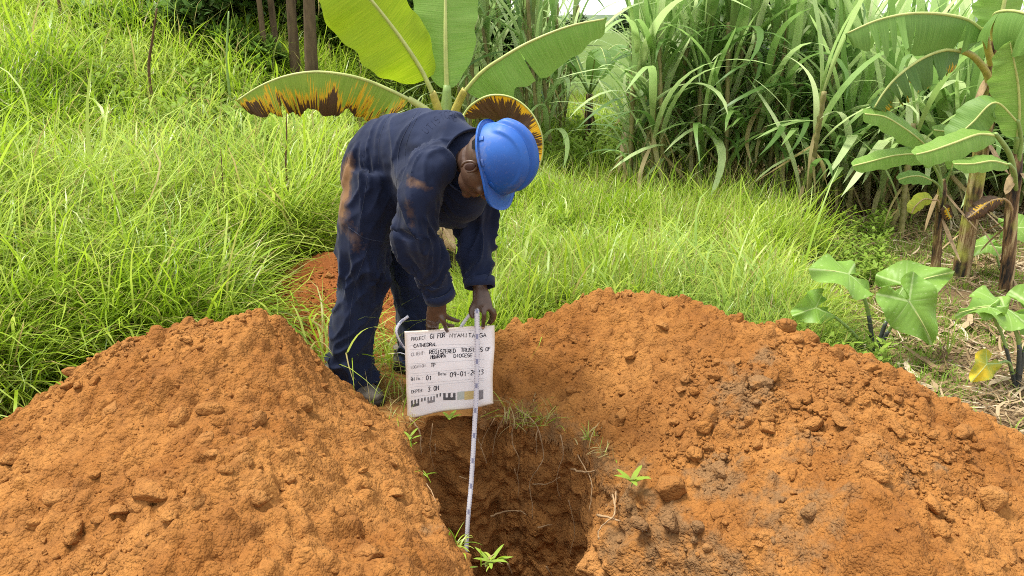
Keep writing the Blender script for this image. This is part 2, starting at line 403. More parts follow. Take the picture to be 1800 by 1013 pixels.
def grid_heap(name, fn, x0, x1, y0, y1, step, label, greyfn, parent=None, tint=None, mat=None):
    nx, ny = int((x1-x0)/step), int((y1-y0)/step)
    X, Y = np.meshgrid(np.linspace(x0, x1, nx), np.linspace(y0, y1, ny))
    Z = fn(X, Y); T = terrain(X, Y)
    rd = rim_dist(X, Y).reshape(X.shape)
    Zc = np.where(rd < .0, np.minimum(Z, .004)+rd*3.0, Z)
    rl = np.random.default_rng(int(1000*x1)+3); nl = int((x1-x0)*(y1-y0)*2600) if mat is None else 1500
    lx, ly = rl.uniform(x0, x1, nl), rl.uniform(y0, y1, nl); wgt = sstep(-.35, .5, fbm(lx*2.6, ly*2.6, o=2, s=int(x1*10)))
    ls = .006*(1+rl.pareto(2.0, nl)); ls = np.minimum(ls, .034); on_ = rl.random(nl) < .35+.65*wgt; sx, sy = (x1-x0)/(nx-1), (y1-y0)/(ny-1)
    base = Z.copy()
    for cx_, cy_, s_ in zip(lx[on_], ly[on_], ls[on_]):
        i0, i1 = max(int((cx_-s_*1.5-x0)/sx), 0), min(int((cx_+s_*1.5-x0)/sx)+2, nx); j0, j1 = max(int((cy_-s_*1.5-y0)/sy), 0), min(int((cy_+s_*1.5-y0)/sy)+2, ny)
        if i1-i0 < 2 or j1-j0 < 2: continue
        an = (cx_*977 % 3.14); dx, dy = X[j0:j1, i0:i1]-cx_, Y[j0:j1, i0:i1]-cy_; u_, v_ = dx*math.cos(an)+dy*math.sin(an), (-dx*math.sin(an)+dy*math.cos(an))*1.35
        q_ = 1-(np.abs(u_)**2.6+np.abs(v_)**2.6)/s_**2.6
        bump = np.where(q_ > 0, np.abs(q_)**.45*s_*.75 + u_*.25, -.0)
        Z[j0:j1, i0:i1] = np.maximum(Z[j0:j1, i0:i1], base[j0:j1, i0:i1]+bump*np.clip((rd[j0:j1, i0:i1])/.03, 0, 1))
    Zc = np.where(rd < .0, np.minimum(Z, .004)+rd*3.0, Z)
    keep = (Z > T-.035) & (rd > -.024)
    idx = np.arange(nx*ny).reshape(ny, nx)
    q = np.stack([idx[:-1, :-1], idx[:-1, 1:], idx[1:, 1:], idx[1:, :-1]], -1).reshape(-1, 4)
    kk = keep.ravel(); q = q[kk[q].all(1)]
    used = np.unique(q); mp = np.full(nx*ny, -1); mp[used] = np.arange(len(used))
    V = np.stack([X.ravel(), Y.ravel(), Zc.ravel()], 1)
    # sideways jitter breaks the grid and overhangs small lumps
    V[:, 0] += .004*vn(V[:, 0]*60, V[:, 1]*60, s=5); V[:, 1] += .004*vn(V[:, 0]*60, V[:, 1]*60, s=6)
    V = V[used]
    c = V.mean(0); c[2] = 0
    root = empty(name, (c[0], c[1], 0), label, 'soil heap')
    tnt = np.full(len(V), .0) + .5*sstep(0, .8, fbm(V[:, 0]*1.7, V[:, 1]*1.7, s=33)) if tint is None else np.full(len(V), tint)
    obj('soil_surface', V, mp[q], mat or SOIL, root, attrs={'grey': greyfn(V[:, 0], V[:, 1]), 'tint': tnt})
    return root
def blobs(spec, z=.1):
    cs = [(G(px, py, z)[:2], r, a) for px, py, r, a in spec]
    def g(x, y):
        v = np.zeros_like(x)
        for c, r, a in cs: v = np.maximum(v, a*np.exp(-((x-c[0])**2+(y-c[1])**2)/r**2))
        return v
    return g
g_l = blobs([(770, 900, .07, .7), (720, 800, .04, .4)])
gr0 = blobs([(1420, 940, .20, .62), (1560, 900, .14, .5), (1350, 880, .14, .62), (1120, 900, .14, .8), (1300, 760, .16, .75), (1260, 840, .13, .8), (1330, 720, .09, .7), (1170, 860, .09, .9), (1120, 800, .06, .7), (1200, 940, .16, .85), (1280, 1000, .2, .6), (1400, 830, .12, .6), (1260, 720, .08, .5), (1640, 880, .03, .8), (1500, 720, .1, .4), (1040, 780, .06, .8)])
def g_r(x, y): return np.maximum(gr0(x, y), .62*sstep(.10, .0, rim_dist(x, y)))

# clods
def clod_shapes(sub, n, seed, amp=.28):
    r = np.random.default_rng(seed); out = []
    V, Fc = ICO[sub]
    for k in range(n):
        o = r.uniform(0, 50, 3); s = np.array([1, r.uniform(.65, .95), r.uniform(.5, .8)])
        d = 1 + amp*fbm(V[:, 0]*1.3+o[0], V[:, 1]*1.3+o[1], V[:, 2]*1.3+o[2], 3 if sub > 1 else 1) + (.10*fbm(V[:, 0]*5+o[0], V[:, 1]*5+o[1], V[:, 2]*5+o[2], 2) if sub > 2 else 0)
        # planar facets
        W_ = V*d[:, None]
        for q in range(7):
            nn = nrm(r.normal(size=3)); h = (W_@nn); W_ = W_ - np.maximum(h-.66, 0)[:, None]*nn*.9
        out.append((W_*s, Fc))
    return out
SH1 = clod_shapes(1, 10, 1, .35); SH2 = clod_shapes(2, 8, 2, .3); SH3 = clod_shapes(3, 8, 3, .38)
CLOD_ME = [mesh_np('clod', v, f, SOIL, attrs={'grey': np.zeros(len(v)), 'tint': np.full(len(v), (k % 4)*.4)}) for k, (v, f) in enumerate(SH3)]
CLOD_GREY = [mesh_np('clod', v, f, SOIL, attrs={'grey': np.full(len(v), .8), 'tint': np.full(len(v), 0.)}) for k, (v, f) in enumerate(SH3[:4])]
def rotm(a, b, c): return np.array(Matrix.Rotation(a, 3, 'Z') @ Matrix.Rotation(b, 3, 'X') @ Matrix.Rotation(c, 3, 'Z'))
def hit(fn, px, py):
    d = ray(px, py); t = np.linspace(1.2, 6, 1500); p = np.array([0, 0, H])+d*t[:, None]
    z = fn(p[:, 0], p[:, 1]); b = np.argmax(p[:, 2] < z); return p[b]
def scatter(root, fn, x0, x1, y0, y1, n_small, n_mid, n_big, marked, seed, greyfn, zmin=.02):
    r = np.random.default_rng(seed)
    def spots(n, cluster=True):
        x = r.uniform(x0, x1, n*5); y = r.uniform(y0, y1, n*5)
        z = fn(x, y); rd = rim_dist(x, y)
        w = .10 + sstep(-.1, .6, fbm(x*3, y*3, s=seed)) if cluster else np.ones(len(x))
        px, py = proj(x, y, z)
        ok = (z > terrain(x, y)+zmin) & (rd > .01) & (r.uniform(0, 1.1, len(x)) < w) & (px > -80) & (px < 1880) & (py < 1080)
        return x[ok][:n], y[ok][:n], z[ok][:n]
    A = Acc()
    x, y, z = spots(n_small)
    for i in range(len(x)):
        s = .0024*(1+r.pareto(2.2)); s = min(s, .0095); V, f = SH1[i % 10]
        R = rotm(*r.uniform(0, 6.3, 3)); A.add(V@R.T*s + (x[i], y[i], z[i]+s*.25), f, grey=float(greyfn(np.array([x[i]]), np.array([y[i]]))[0]), tint=r.uniform(0, 1.4))
    x, y, z = spots(n_mid)
    for i in range(len(x)):
        s = r.uniform(.006, .0125); V, f = (SH2 if s > .0105 else SH1)[i % 8]
        R = rotm(r.uniform(0, 6.3), r.normal()*.5, r.uniform(0, 6.3)); A.add(V@R.T*s + (x[i], y[i], z[i]+s*.2), f, grey=float(greyfn(np.array([x[i]]), np.array([y[i]]))[0]), tint=r.uniform(0, 1.4))
    o = A.obj('soil_crumbs', REDSOIL if fn is hb else SOIL, root, smooth=False); o['kind'] = 'stuff'
    x, y, z = spots(n_big)
    L = [(x[i], y[i], z[i], min(.014*(1+r.pareto(2.8)), .036)) for i in range(len(x))]
    for px, py, w in marked:
        p = hit(fn, px, py); L.append((p[0], p[1], p[2], w*.5/F*math.dist(p, (0, 0, H))*1.05))
    wl = wloc(root)
    for (a, b, c, s) in L:
        gv = greyfn(np.array([a]), np.array([b]))[0]
        me = CLOD_GREY[r.integers(4)] if gv > .5 else CLOD_ME[r.integers(8)]
        o = bpy.data.objects.new('clod', me); C.objects.link(o); o.parent = root
        o.location = Vector((a, b, c+s*.22)) - wl
        o.rotation_euler = (r.normal()*.35, r.normal()*.35, r.uniform(0, 6.3)); o.scale = (s*r.uniform(.9, 1.25), s, s*r.uniform(.75, 1.1))

STEP = .0068
heapL = grid_heap('soil_heap', hl, -2.5, -.0, .9, 3.1, STEP, 'large heap of loose orange soil on the left, its toe under the long grass', g_l)
heapR = grid_heap('soil_heap', hr, -.15, 2.7, .95, 3.5, STEP, 'broad heap of orange soil with grey patches on the right below the elephant ear plant', g_r)
heapB = grid_heap('soil_heap', hb, -2.0, .2, 3.0, 5.1, .014, 'low heap of redder soil behind the man, edged by grass', lambda x, y: x*0, tint=0, mat=REDSOIL)
scatter(heapL, hl, -2.4, 0, 1.0, 2.9, 10000, 1500, 240, [(270, 873, 74), (342, 886, 40), (430, 787, 34), (362, 722-0, 36), (312, 745, 44), (455, 745, 34), (385, 635+110, 30), (108, 880, 46), (425, 815, 40), (262, 850, 50),
    (360, 775, 30), (395, 830, 28), (450, 850, 44), (195, 735, 42), (450, 590, 26), (395, 590, 22), (695, 870, 34), (748, 902, 34), (22, 812, 40), (130, 945, 44), (60, 925, 30), (240, 800, 34), (510, 845, 26), (300, 910, 34), (555, 640, 24), (530, 715, 44), (560, 655, 20), (215, 900, 34), (640, 855, 30), (580, 900, 26)], 5, g_l)
scatter(heapR, hr, -.05, 2.6, 1.1, 3.2, 11000, 1600, 240, [(1335, 676, 46), (1095, 735, 38), (1222, 800, 40), (1175, 862, 66), (1107, 627, 32), (1168, 632, 22), (1165, 575, 24), (1290, 640, 26), (1410, 703, 40), (1440, 720, 34), (1460, 728, 26),
    (1397, 712, 36), (1240, 755, 32), (1300, 560, 20), (1170, 540, 20), (1045, 545, 20), (1380, 575, 34), (1380, 652, 16), (1130, 550, 18), (1550, 690, 26), (1530, 830, 44), (1320, 745, 30), (1640, 893, 40), (1745, 880, 46), (1345, 945, 30),
    (1055, 640, 16), (1265, 640, 26), (1490, 700, 22), (1720, 790, 26), (1580, 760, 26), (1010, 600, 20), (1120, 920, 34), (1180, 925, 40), (1230, 930, 30)], 6, g_r)
scatter(heapB, hb, -1.7, .1, 3.2, 4.9, 2500, 700, 40, [], 7, lambda x, y: x*0, .0)

# ground sheet from the pit's rim to the horizon, and the pit itself
N = len(RP)
rings = [1.0]
while rings[-1] < 900: rings.append(rings[-1]*(1.028 if rings[-1] < 8 else 1.06)+.0)
rings = np.array(rings)
Xg = RC[0] + (RP[:, 0]-RC[0])[None]*rings[:, None]; Yg = RC[1] + (RP[:, 1]-RC[1])[None]*rings[:, None]
Zg = terrain(Xg, Yg)
Zg[0] = -.012
def ringfaces(m, n):
    i = np.arange(m-1)[:, None]*n; j = np.arange(n)[None]; k = (j+1) % n
    return np.stack([i+j, i+n+j, i+n+k, i+k], -1).reshape(-1, 4)
Vg = np.stack([Xg, Yg, Zg], -1).reshape(-1, 3)
red = sstep(2.2, .6, np.hypot(Vg[:, 0]+.1, Vg[:, 1]-2.6))
tag(obj('ground', Vg, ringfaces(len(rings), N), GROUND, attrs={'red': red, 'field': sstep(7.5, 9.5, Vg[:, 1]+fbm(Vg[:, 0]*.8, Vg[:, 1]*.8, o=2, s=88))}), kind='structure')
dep = np.concatenate([np.linspace(0, .9, 120), np.linspace(.93, 3.0, 16)])
cxy = RP-RC; aa = np.arctan2(cxy[:, 1], cxy[:, 0]); rr_ = np.hypot(cxy[:, 0], cxy[:, 1])
right = sstep(1.25, .35, np.abs(aa-math.radians(-12)))          # the right wall leans
D = dep[:, None]
inw = (.52*np.minimum(D, 1.5)*right[None] + .05*np.minimum(D, 1)) + .02*(1-np.exp(-D/.05))*right[None]
xs, ys = np.broadcast_to(RP[:, 0], (len(dep), N)), np.broadcast_to(RP[:, 1], (len(dep), N))
bx_, by_ = RC[0]+cxy[:, 0][None]*(1-inw/rr_[None]), RC[1]+cxy[:, 1][None]*(1-inw/rr_[None]); bz_ = -np.broadcast_to(D, bx_.shape)
nz = .034*fbm(bx_*4, by_*4, bz_*4, 3, 51) + .020*fbm(bx_*13, by_*13, bz_*13, 3, 53) + .009*fbm(bx_*38, by_*38, bz_*38, 2, 55) + .030*np.maximum(fbm(bx_*7+bz_*3, by_*7, bz_*6, 2, 57), 0)*(.4+right[None])
crease = np.abs(fbm(bx_*3+bz_*2.2, by_*3, bz_*1.3, 2, 58)); nz = nz - .03*np.exp(-(crease/.06)**2)
inw = np.clip(inw + nz*sstep(0, .04, D), -.03, rr_[None]*.8)
Xp = RC[0] + cxy[:, 0][None]*(1-inw/rr_[None]); Yp = RC[1] + cxy[:, 1][None]*(1-inw/rr_[None]); Zp = -.012 - np.broadcast_to(D, Xp.shape) + sstep(0, .03, D)*(.012*fbm(bx_*20, by_*20, bz_*20, 2, 59))
Vp = np.stack([Xp, Yp, Zp], -1).reshape(-1, 3)
Vp = np.vstack([Vp, [RC[0], RC[1], -3.02]]); b = (len(dep)-1)*N; j = np.arange(N)
greyp = np.concatenate([(sstep(.26, .02, D - .10*right[None] + .1*fbm(xs*6, ys*6, D*6, 2, 61))*(.25+.4*right[None]) + 0*xs).ravel(), [0]])
pit = tag(empty('test_pit', (RC[0], RC[1], 0), 'deep hand-dug test pit with bare brown soil walls between the two heaps', 'pit'), kind='structure')
obj('pit_wall', Vp, [ringfaces(len(dep), N)[:, ::-1], np.stack([b+j, b+(j+1) % N, np.full(N, len(Vp)-1)], -1)], PITSOIL, pit, attrs={'grey': greyp, 'tint': np.zeros(len(Vp))})
A = Acc(); rw = np.random.default_rng(12); Nn_ = len(RP)
for q in range(3600):
    jj_ = rw.integers(Nn_)
    if right[jj_] < .15 and rw.random() < .75: continue
    ii_ = int(119*rw.random()**1.6); p = Vp[ii_*Nn_+jj_]; s = min(.0035*(1+rw.pareto(2.2)), .022 if right[jj_] > .3 else .009); V, f = (SH2 if s > .009 else SH1)[rw.integers(8)]
    A.add(V@rotm(*rw.uniform(0, 6.3, 3)).T*s+p, f, grey=float(np.clip(greyp[ii_*Nn_+jj_]+rw.normal()*.25, 0, 1)), tint=rw.uniform(0, .8))
A.obj('wall_crumbs', PITSOIL, pit, smooth=False)['kind'] = 'stuff'
def wall_pt(px, py):
    d = ray(px, py); t = np.linspace(1.5, 4.5, 600); p = np.array([0, 0, H])+d*t[:, None]
    VV = Vp[:-1]
    best = None
    for q in p:
        if q[2] > 0: continue
        k = np.argmin(((VV-q)**2).sum(1)) ; dd = np.linalg.norm(VV[k]-q)
        if dd < .02: best = q; break
    return (best if best is not None else G(px, py, 0)) - nrm(d)*.012
for pts, w in [([(905, 735), (900, 775), (912, 805), (908, 850)], .0016), ([(985, 765), (990, 800), (978, 840), (985, 880)], .0016), ([(1000, 880), (1010, 930), (1002, 975)], .0014), ([(760, 745), (756, 790), (765, 830)], .0013), ([(870, 735), (852, 765), (845, 790)], .0014), ([(1015, 800), (1040, 850), (1035, 900)], .0016), ([(875, 700), (938, 742), (955, 800), (945, 825), (932, 850), (937, 915)], .0022), ([(935, 851), (965, 850), (985, 838)], .0018), ([(862, 908), (890, 899), (915, 899), (925, 905)], .003),
               ([(945, 928), (970, 922)], .0022), ([(1050, 905), (1090, 915)], .0035), ([(1077, 870), (1080, 905), (1055, 930), (1053, 950)], .0022), ([(1083, 865), (1080, 905)], .002),
               ([(720, 735), (738, 760), (740, 800)], .003), ([(890, 725), (870, 770), (867, 803)], .002), ([(840, 770), (850, 800), (856, 815)], .0015), ([(808, 838), (822, 843)], .002),
               ([(1005, 825), (1030, 830), (1045, 828)], .003), ([(892, 990), (900, 1010)], .003), ([(960, 995), (970, 1012)], .003), ([(905, 825), (912, 850), (910, 880)], .0012), ([(970, 705), (945, 760), (943, 800)], .002), ([(765, 780), (766, 800)], .0018), ([(640+110, 850), (765, 880)], .0012)]:
    w = w*1.5; q = catmull([wall_pt(*p) for p in pts], 4*len(pts)); q = q + rng.normal(size=q.shape)*.0012
    V, f = tube(q, np.linspace(w, w*.5, len(q)), 5); obj('root', V, f, ROOT, pit)
# ------------------------------------------------------------------ the man
def remesh(name, tubes, voxel, mat, parent, smooth=6, deform=None, factor=.5):
    A = Acc()
    for V, f in tubes: A.add(V, f)
    me = mesh_np('tmp', np.vstack(A.V), A.faces())
    o = bpy.data.objects.new('tmp', me); C.objects.link(o)
    md = o.modifiers.new('r', 'REMESH'); md.mode = 'VOXEL'; md.voxel_size = voxel; md.adaptivity = 0
    if smooth:
        s = o.modifiers.new('s', 'SMOOTH'); s.iterations = smooth; s.factor = factor
    dg = bpy.context.evaluated_depsgraph_get(); ev = o.evaluated_get(dg)
    m2 = bpy.data.meshes.new_from_object(ev); bpy.data.objects.remove(o)
    nv = len(m2.vertices); V = np.empty(nv*3, np.float32); m2.vertices.foreach_get('co', V); V = V.reshape(-1, 3).astype(float)
    Nn = np.empty(nv*3, np.float32); m2.vertices.foreach_get('normal', Nn); Nn = Nn.reshape(-1, 3).astype(float)
    if deform is not None:
        V = deform(V, Nn); m2.vertices.foreach_set('co', V.astype(np.float32).ravel())
    m2.name = name; m2.materials.clear(); m2.materials.append(mat); m2.update()
    m2.polygons.foreach_set('use_smooth', np.ones(len(m2.polygons), bool))
    return link(name, m2, parent), V
def ell(c, r, R=None, sub=3):
    V, f = ICO[sub]; V = V*np.asarray(r)
    if R is not None: V = V@np.asarray(R)       # rows of R are the local axes
    return V+np.asarray(c), f
person = empty('person', (-.55, 2.9, 0), 'man in dirty navy coveralls and blue hard hat bending over the pit with a board', 'person')
Lt = np.array([.5, .866, 0])
# skin
m = M('skin'); co = m.coord(); n = m.noise(35, 4, co); n2 = m.noise(9, 3, co)
SKIN = m.fin(m.mix(n, (.042, .023, .015), (.105, .060, .038)), .40, m.bump(n, .25, .004), .5)
m = M('coverall_cloth'); co = m.coord(); n = m.noise(7, 4, co); n2 = m.noise(30, 5, co, .7); weave = m.noise(420, 2, co)
wr = m.n('TexNoise'); wr.noise_type = 'RIDGED_MULTIFRACTAL' if hasattr(wr, 'noise_type') else 'FBM'; wr.inputs['Scale'].default_value = 11; wr.inputs['Detail'].default_value = 3; m.set(wr.inputs['Vector'], m.map(co, (1, 1, 1.6)))
col = m.mix(m.ramp(n, (.35, 0.), (.7, 1.)), (.0050, .0090, .025), (.0105, .0165, .042))
paler = m.attr('paler'); col = m.mix(m.math('MULTIPLY', paler, .62), col, (.026, .038, .084))
dust = m.attr('dust'); dn = m.math('ADD', dust, m.math('MULTIPLY', m.math('SUBTRACT', n2, .5), 1.1))
col = m.mix(m.ramp(dn, (.45, 0.), (.80, .32), (1., .7)), col, (.23, .125, .045))
col = m.mix(m.ramp(n2, (.60, 0.), (.85, .10)), col, (.12, .08, .05))
CLOTH = m.fin(col, .85, m.bump(weave, .18, .002, m.bump(wr.outputs[0], .35, .02)), .12, Sheen_Weight=.08, Sheen_Roughness=.5)
SEAM = plain('seam_thread', (.05, .06, .095), .85, .1, 60, .3)
FLY = plain('faint_print', (.045, .054, .096), .9, .05, 90, .5)

PC = np.array([-.50, 2.93, .93]); C7 = np.array([-.165, 2.65, .985])
HRt, HLt = np.array([-.555, 2.85, .86]), np.array([-.44, 3.02, .86])
KR, KL = P(638, 480, 2.83), P(726, 480, 3.0)
AR, AL = P(614, 668, 2.80), P(738, 640, 3.0)
SR, SL = np.array([-.275, 2.525, .972]), np.array([-.09, 2.79, .965])
ER, EL = P(737, 420, 2.50), P(838, 410, 2.76)
WR, WL = P(773, 520, 2.57), P(843, 503, 2.66)
u = nrm(np.array([.86, -.42, .27])); fv = np.array([.31, -.14, -.93]); fv = nrm(fv-(fv@u)*u); rv = np.cross(fv, u)
RCn = P(871, 281, 2.46)                     # centre of the helmet's rim
HC = RCn - .037*u + .005*fv
def hp(a, b, c): return HC + a*rv + b*fv + c*u
def body_tubes():
    T = []
    k = .86
    T.append(tube([(-.475, 2.92, .78), (-.475, 2.92, .86), (-.445, 2.90, .90), (-.40, 2.86, .925), (-.32, 2.79, .93), (-.24, 2.71, .93), (-.185, 2.66, .94)], [(.11, .08), (.12, .09), (.13, .09), (.14, .09), (.15, .09), (.15, .085), (.09, .06)], 16, 24, hint=Lt))
    for h, kn, an, e in ((HRt, KR, AR, 0), (HLt, KL, AL, 0)):
        T.append(tube([h+(.03, 0, .02), (h+kn)/2+(.01, 0, 0), kn, (kn*.6+an*.4), an], [.085, .075, .052, .05, .036], 12, 16))
        T.append(tube([an+(0, 0, -.01), an+(.03, -.01, -.045), an+(.13, -.05, -.065)], [.033, .035, .02], 10, 8))
    for s, e, w in ((SR, ER, WR), (SL, EL, WL)):
        T.append(tube([C7+(-.03, .02, -.04), s, (s+e)/2, e, (e*.6+w*.4), w], [.06, .06, .048, .04, .04, .026], 12, 18))
    # neck and head
    T.append(tube([C7+(-.02, .01, -.02), (C7+HC)/2-.012*u, HC-.02*u-.02*fv], [.062, .057, .06], 14, 10))
    R = np.array([rv, fv, u])
    T.append(ell(hp(0, -.012, .025), (.074, .094, .088), R)); T.append(ell(hp(0, .022, -.03), (.066, .07, .062), R))
    T.append(ell(hp(0, .045, -.072), (.046, .046, .042), R)); T.append(ell(hp(0, .078, -.098), (.024, .02, .018), R))       # jaw, chin
    T.append(tube([hp(0, .088, .0), hp(0, .104, -.022), hp(0, .112, -.036)], [(.010, .009), (.012, .012), (.017, .011)], 8, 6))  # nose
    for sx in (-1, 1):
        T.append(ell(hp(.016*sx, .098, -.037), (.009, .009, .007), R, 2)); T.append(ell(hp(.036*sx, .074, -.02), (.022, .02, .018), R, 2))
    T.append(ell(hp(0, .090, -.062), (.024, .012, .007), R, 2)); T.append(ell(hp(0, .089, -.073), (.021, .012, .008), R, 2))
    T.append(ell(hp(0, .082, .022), (.05, .012, .010), R, 2))
    # hands: palm, five fingers each
    def palm(w, a, kn, side):
        T.append(tube([w, a, kn], [(.026, .021), (.036, .020), (.038, .014)], 12, 10, hint=side))
    sR = np.array([0, 1, .1]); sR2 = sR
    kR = P(767, 563, 2.585)
    palm(WR, P(768, 543, 2.575), kR, sR)
    def fing(pts, r0=.0105, r1=.0075, n=12): T.append(tube([P(*p) for p in pts], np.linspace(r0, r1, len(pts)), 9, n))
    fing([(772, 552, 2.570), (779, 565, 2.562), (783, 575, 2.580), (786, 583, 2.604)], .0115, .008)                      # thumb side finger, nail on the board
    fing([(766, 560, 2.58), (767, 571, 2.60), (768, 577, 2.642), (770, 590, 2.645)])
    fing([(759, 560, 2.585), (758, 571, 2.605), (759, 577, 2.645), (760, 592, 2.648)])
    fing([(753, 558, 2.59), (752, 569, 2.61), (752, 576, 2.645), (752, 590, 2.648)], .0095, .007)
    fing([(775, 545, 2.585), (784, 556, 2.60), (797, 562, 2.615), (808, 565, 2.625)], .0115, .008)                      # thumb towards the tape
    fing([(772, 560, 2.60), (786, 571, 2.635), (800, 573, 2.64)], .009, .007)
    kL = P(850, 548, 2.605)
    palm(WL, P(847, 527, 2.63), kL, sR)
    fing([(848, 540, 2.60), (851, 553, 2.588), (850, 564, 2.592), (849, 577, 2.606)], .0115, .008)                      # index pressing the tape
    fing([(858, 541, 2.615), (867, 550, 2.605), (866, 562, 2.62), (861, 570, 2.64)], .0105)
    fing([(856, 540, 2.625), (868, 546, 2.63), (870, 557, 2.64), (864, 567, 2.655)], .010)
    fing([(853, 540, 2.635), (862, 547, 2.65), (863, 560, 2.66), (858, 570, 2.66)], .009)
    fing([(842, 520, 2.635), (831, 538, 2.62), (827, 549, 2.61), (833, 560, 2.60)], .0115, .0085)                       # thumb
    return T
skin_v = None
bo, _ = remesh('body', body_tubes(), .0055, SKIN, person, 3, None, .5)
# ear, eyes, nails, hair
def earring(sx):
    a = np.linspace(-.6, 4.5, 16)
    pts = [hp(sx*(.080+.006*math.cos(t)*0), -.008+.017*math.cos(t)*1.0, -.012+.028*math.sin(t)) + sx*rv*.006*(1+math.cos(t+3.3)) for t in a]
    return tube(pts, np.r_[np.full(15, .0045), .003], 7)
EARIN = plain('ear_inside', (.05, .022, .015), .6, .3, 60, .3)
for sx in (1, -1):
    V, f = earring(sx); e = obj('ear', V, f, SKIN, person)
    V, f = ell(hp(sx*.079, -.006, -.014), (.006, .014, .022), np.array([rv, fv, u]), 2); obj('ear_bowl', V, f, EARIN, e)
EYEW = plain('eye_white', (.40, .35, .30), .2, .5, 10, .05)
for sx in (1, -1):
    V, f = ell(hp(.032*sx, .076, .003), (.0115, .0115, .0115), None, 2); e = obj('eye', V, f, EYEW, person)
    V, f = ell(hp(.032*sx, .0865, .002), (.005, .003, .005), np.array([rv, fv, u]), 2); obj('pupil', V, f, EARIN, e)
NAIL = plain('fingernail', (.42, .25, .18), .3, .5, 80, .2)
for c, ax in ((P(786, 582, 2.597), P(783, 575, 2.58)), (P(849, 576, 2.599), P(850, 566, 2.595))):
    t = nrm(c-ax); s = nrm(np.cross(t, (0, 1, 0))); nn = np.cross(s, t)
    V, f = ell(c-np.array([0, .0015, 0]), (.0058, .0085, .0022), np.array([s, t, nn]), 2); obj('fingernail', V, f, NAIL, person)
HAIRM = plain('short_black_hair', (.012, .010, .009), .8, .2, 300, .5, .6)
V, f = ell(hp(0, -.018, .022), (.077, .093, .085), np.array([rv, fv, u]), 3)
keep = ((V-HC)@fv < .05) & ((V-HC)@u > .0-.0+.3*np.maximum((V-HC)@fv+.03, 0)); fk = f[keep[f].all(1)]
obj('hair', V, fk, HAIRM, person)

# coverall
def cov_tubes():
    T = []
    T.append(tube([(-.485, 2.93, .75), (-.495, 2.93, .84), (-.478, 2.915, .905), (-.415, 2.87, .945), (-.33, 2.80, .955), (-.245, 2.72, .952), (-.185, 2.665, .945), (-.125, 2.625, .955), (-.085, 2.595, .955)],
                  [(.15, .125), (.170, .138), (.175, .136), (.172, .118), (.185, .115), (.195, .112), (.192, .104), (.14, .09), (.08, .065)], 28, 40, hint=Lt))
    T.append(tube([(-.44, 2.89, .88), (-.36, 2.83, .895), (-.27, 2.74, .885), (-.20, 2.68, .90), (-.13, 2.63, .935)], [(.15, .10), (.16, .11), (.165, .11), (.15, .09), (.09, .06)], 20, 20, hint=Lt))
    T.append(tube([(-.33, 2.80, .92), (-.315, 2.64, .90), SR*.55+ER*.45+(-.005, -.01, 0)], [(.12, .11), (.088, .088), (.062, .064)], 20, 16))
    # legs
    T.append(tube([HRt+(.045, 0, .05), HRt+(.03, 0, -.06), (HRt+KR)/2+(.010, 0, .02), KR+(0, 0, .04), KR+(-.005, 0, -.05), (KR+AR)/2+(-.012, 0, .0), AR+(.01, .0, .10), AR+(.015, 0, .035), AR+(.02, 0, -.02)],
                  [(.10, .10), (.115, .115), (.108, .108), (.098, .098), (.092, .092), (.086, .088), (.083, .088), (.088, .095), (.09, .10)], 24, 44))
    T.append(tube([HLt+(0, 0, .06), HLt+(0, 0, -.06), (HLt+KL)/2, KL, (KL+AL)/2, AL+(0, 0, .08), AL+(.01, 0, -.02)],
                  [(.13, .12), (.125, .12), (.105, .105), (.092, .092), (.082, .085), (.082, .088), (.086, .09)], 24, 40))
    # sleeves
    for s, e, w, o in ((SR, ER, WR, (-.015, -.02, 0)), (SL, EL, WL, (0, 0, 0))):
        o = np.array(o)
        T.append(tube([C7+(-.06, .04, -.03), s*.93+C7*.07+(-.005, .01, .0), s*.7+e*.3+o, s*.35+e*.65+o, e+o*.5, e*.5+w*.5, w*.88+e*.12, w*.97+e*.03],
                      [(.085, .085), (.076, .076), (.071, .073), (.067, .069), (.066, .068), (.060, .062), (.054, .056), (.055, .055)], 22, 44))
    return T
def ridge(x): return 1-np.abs(x)
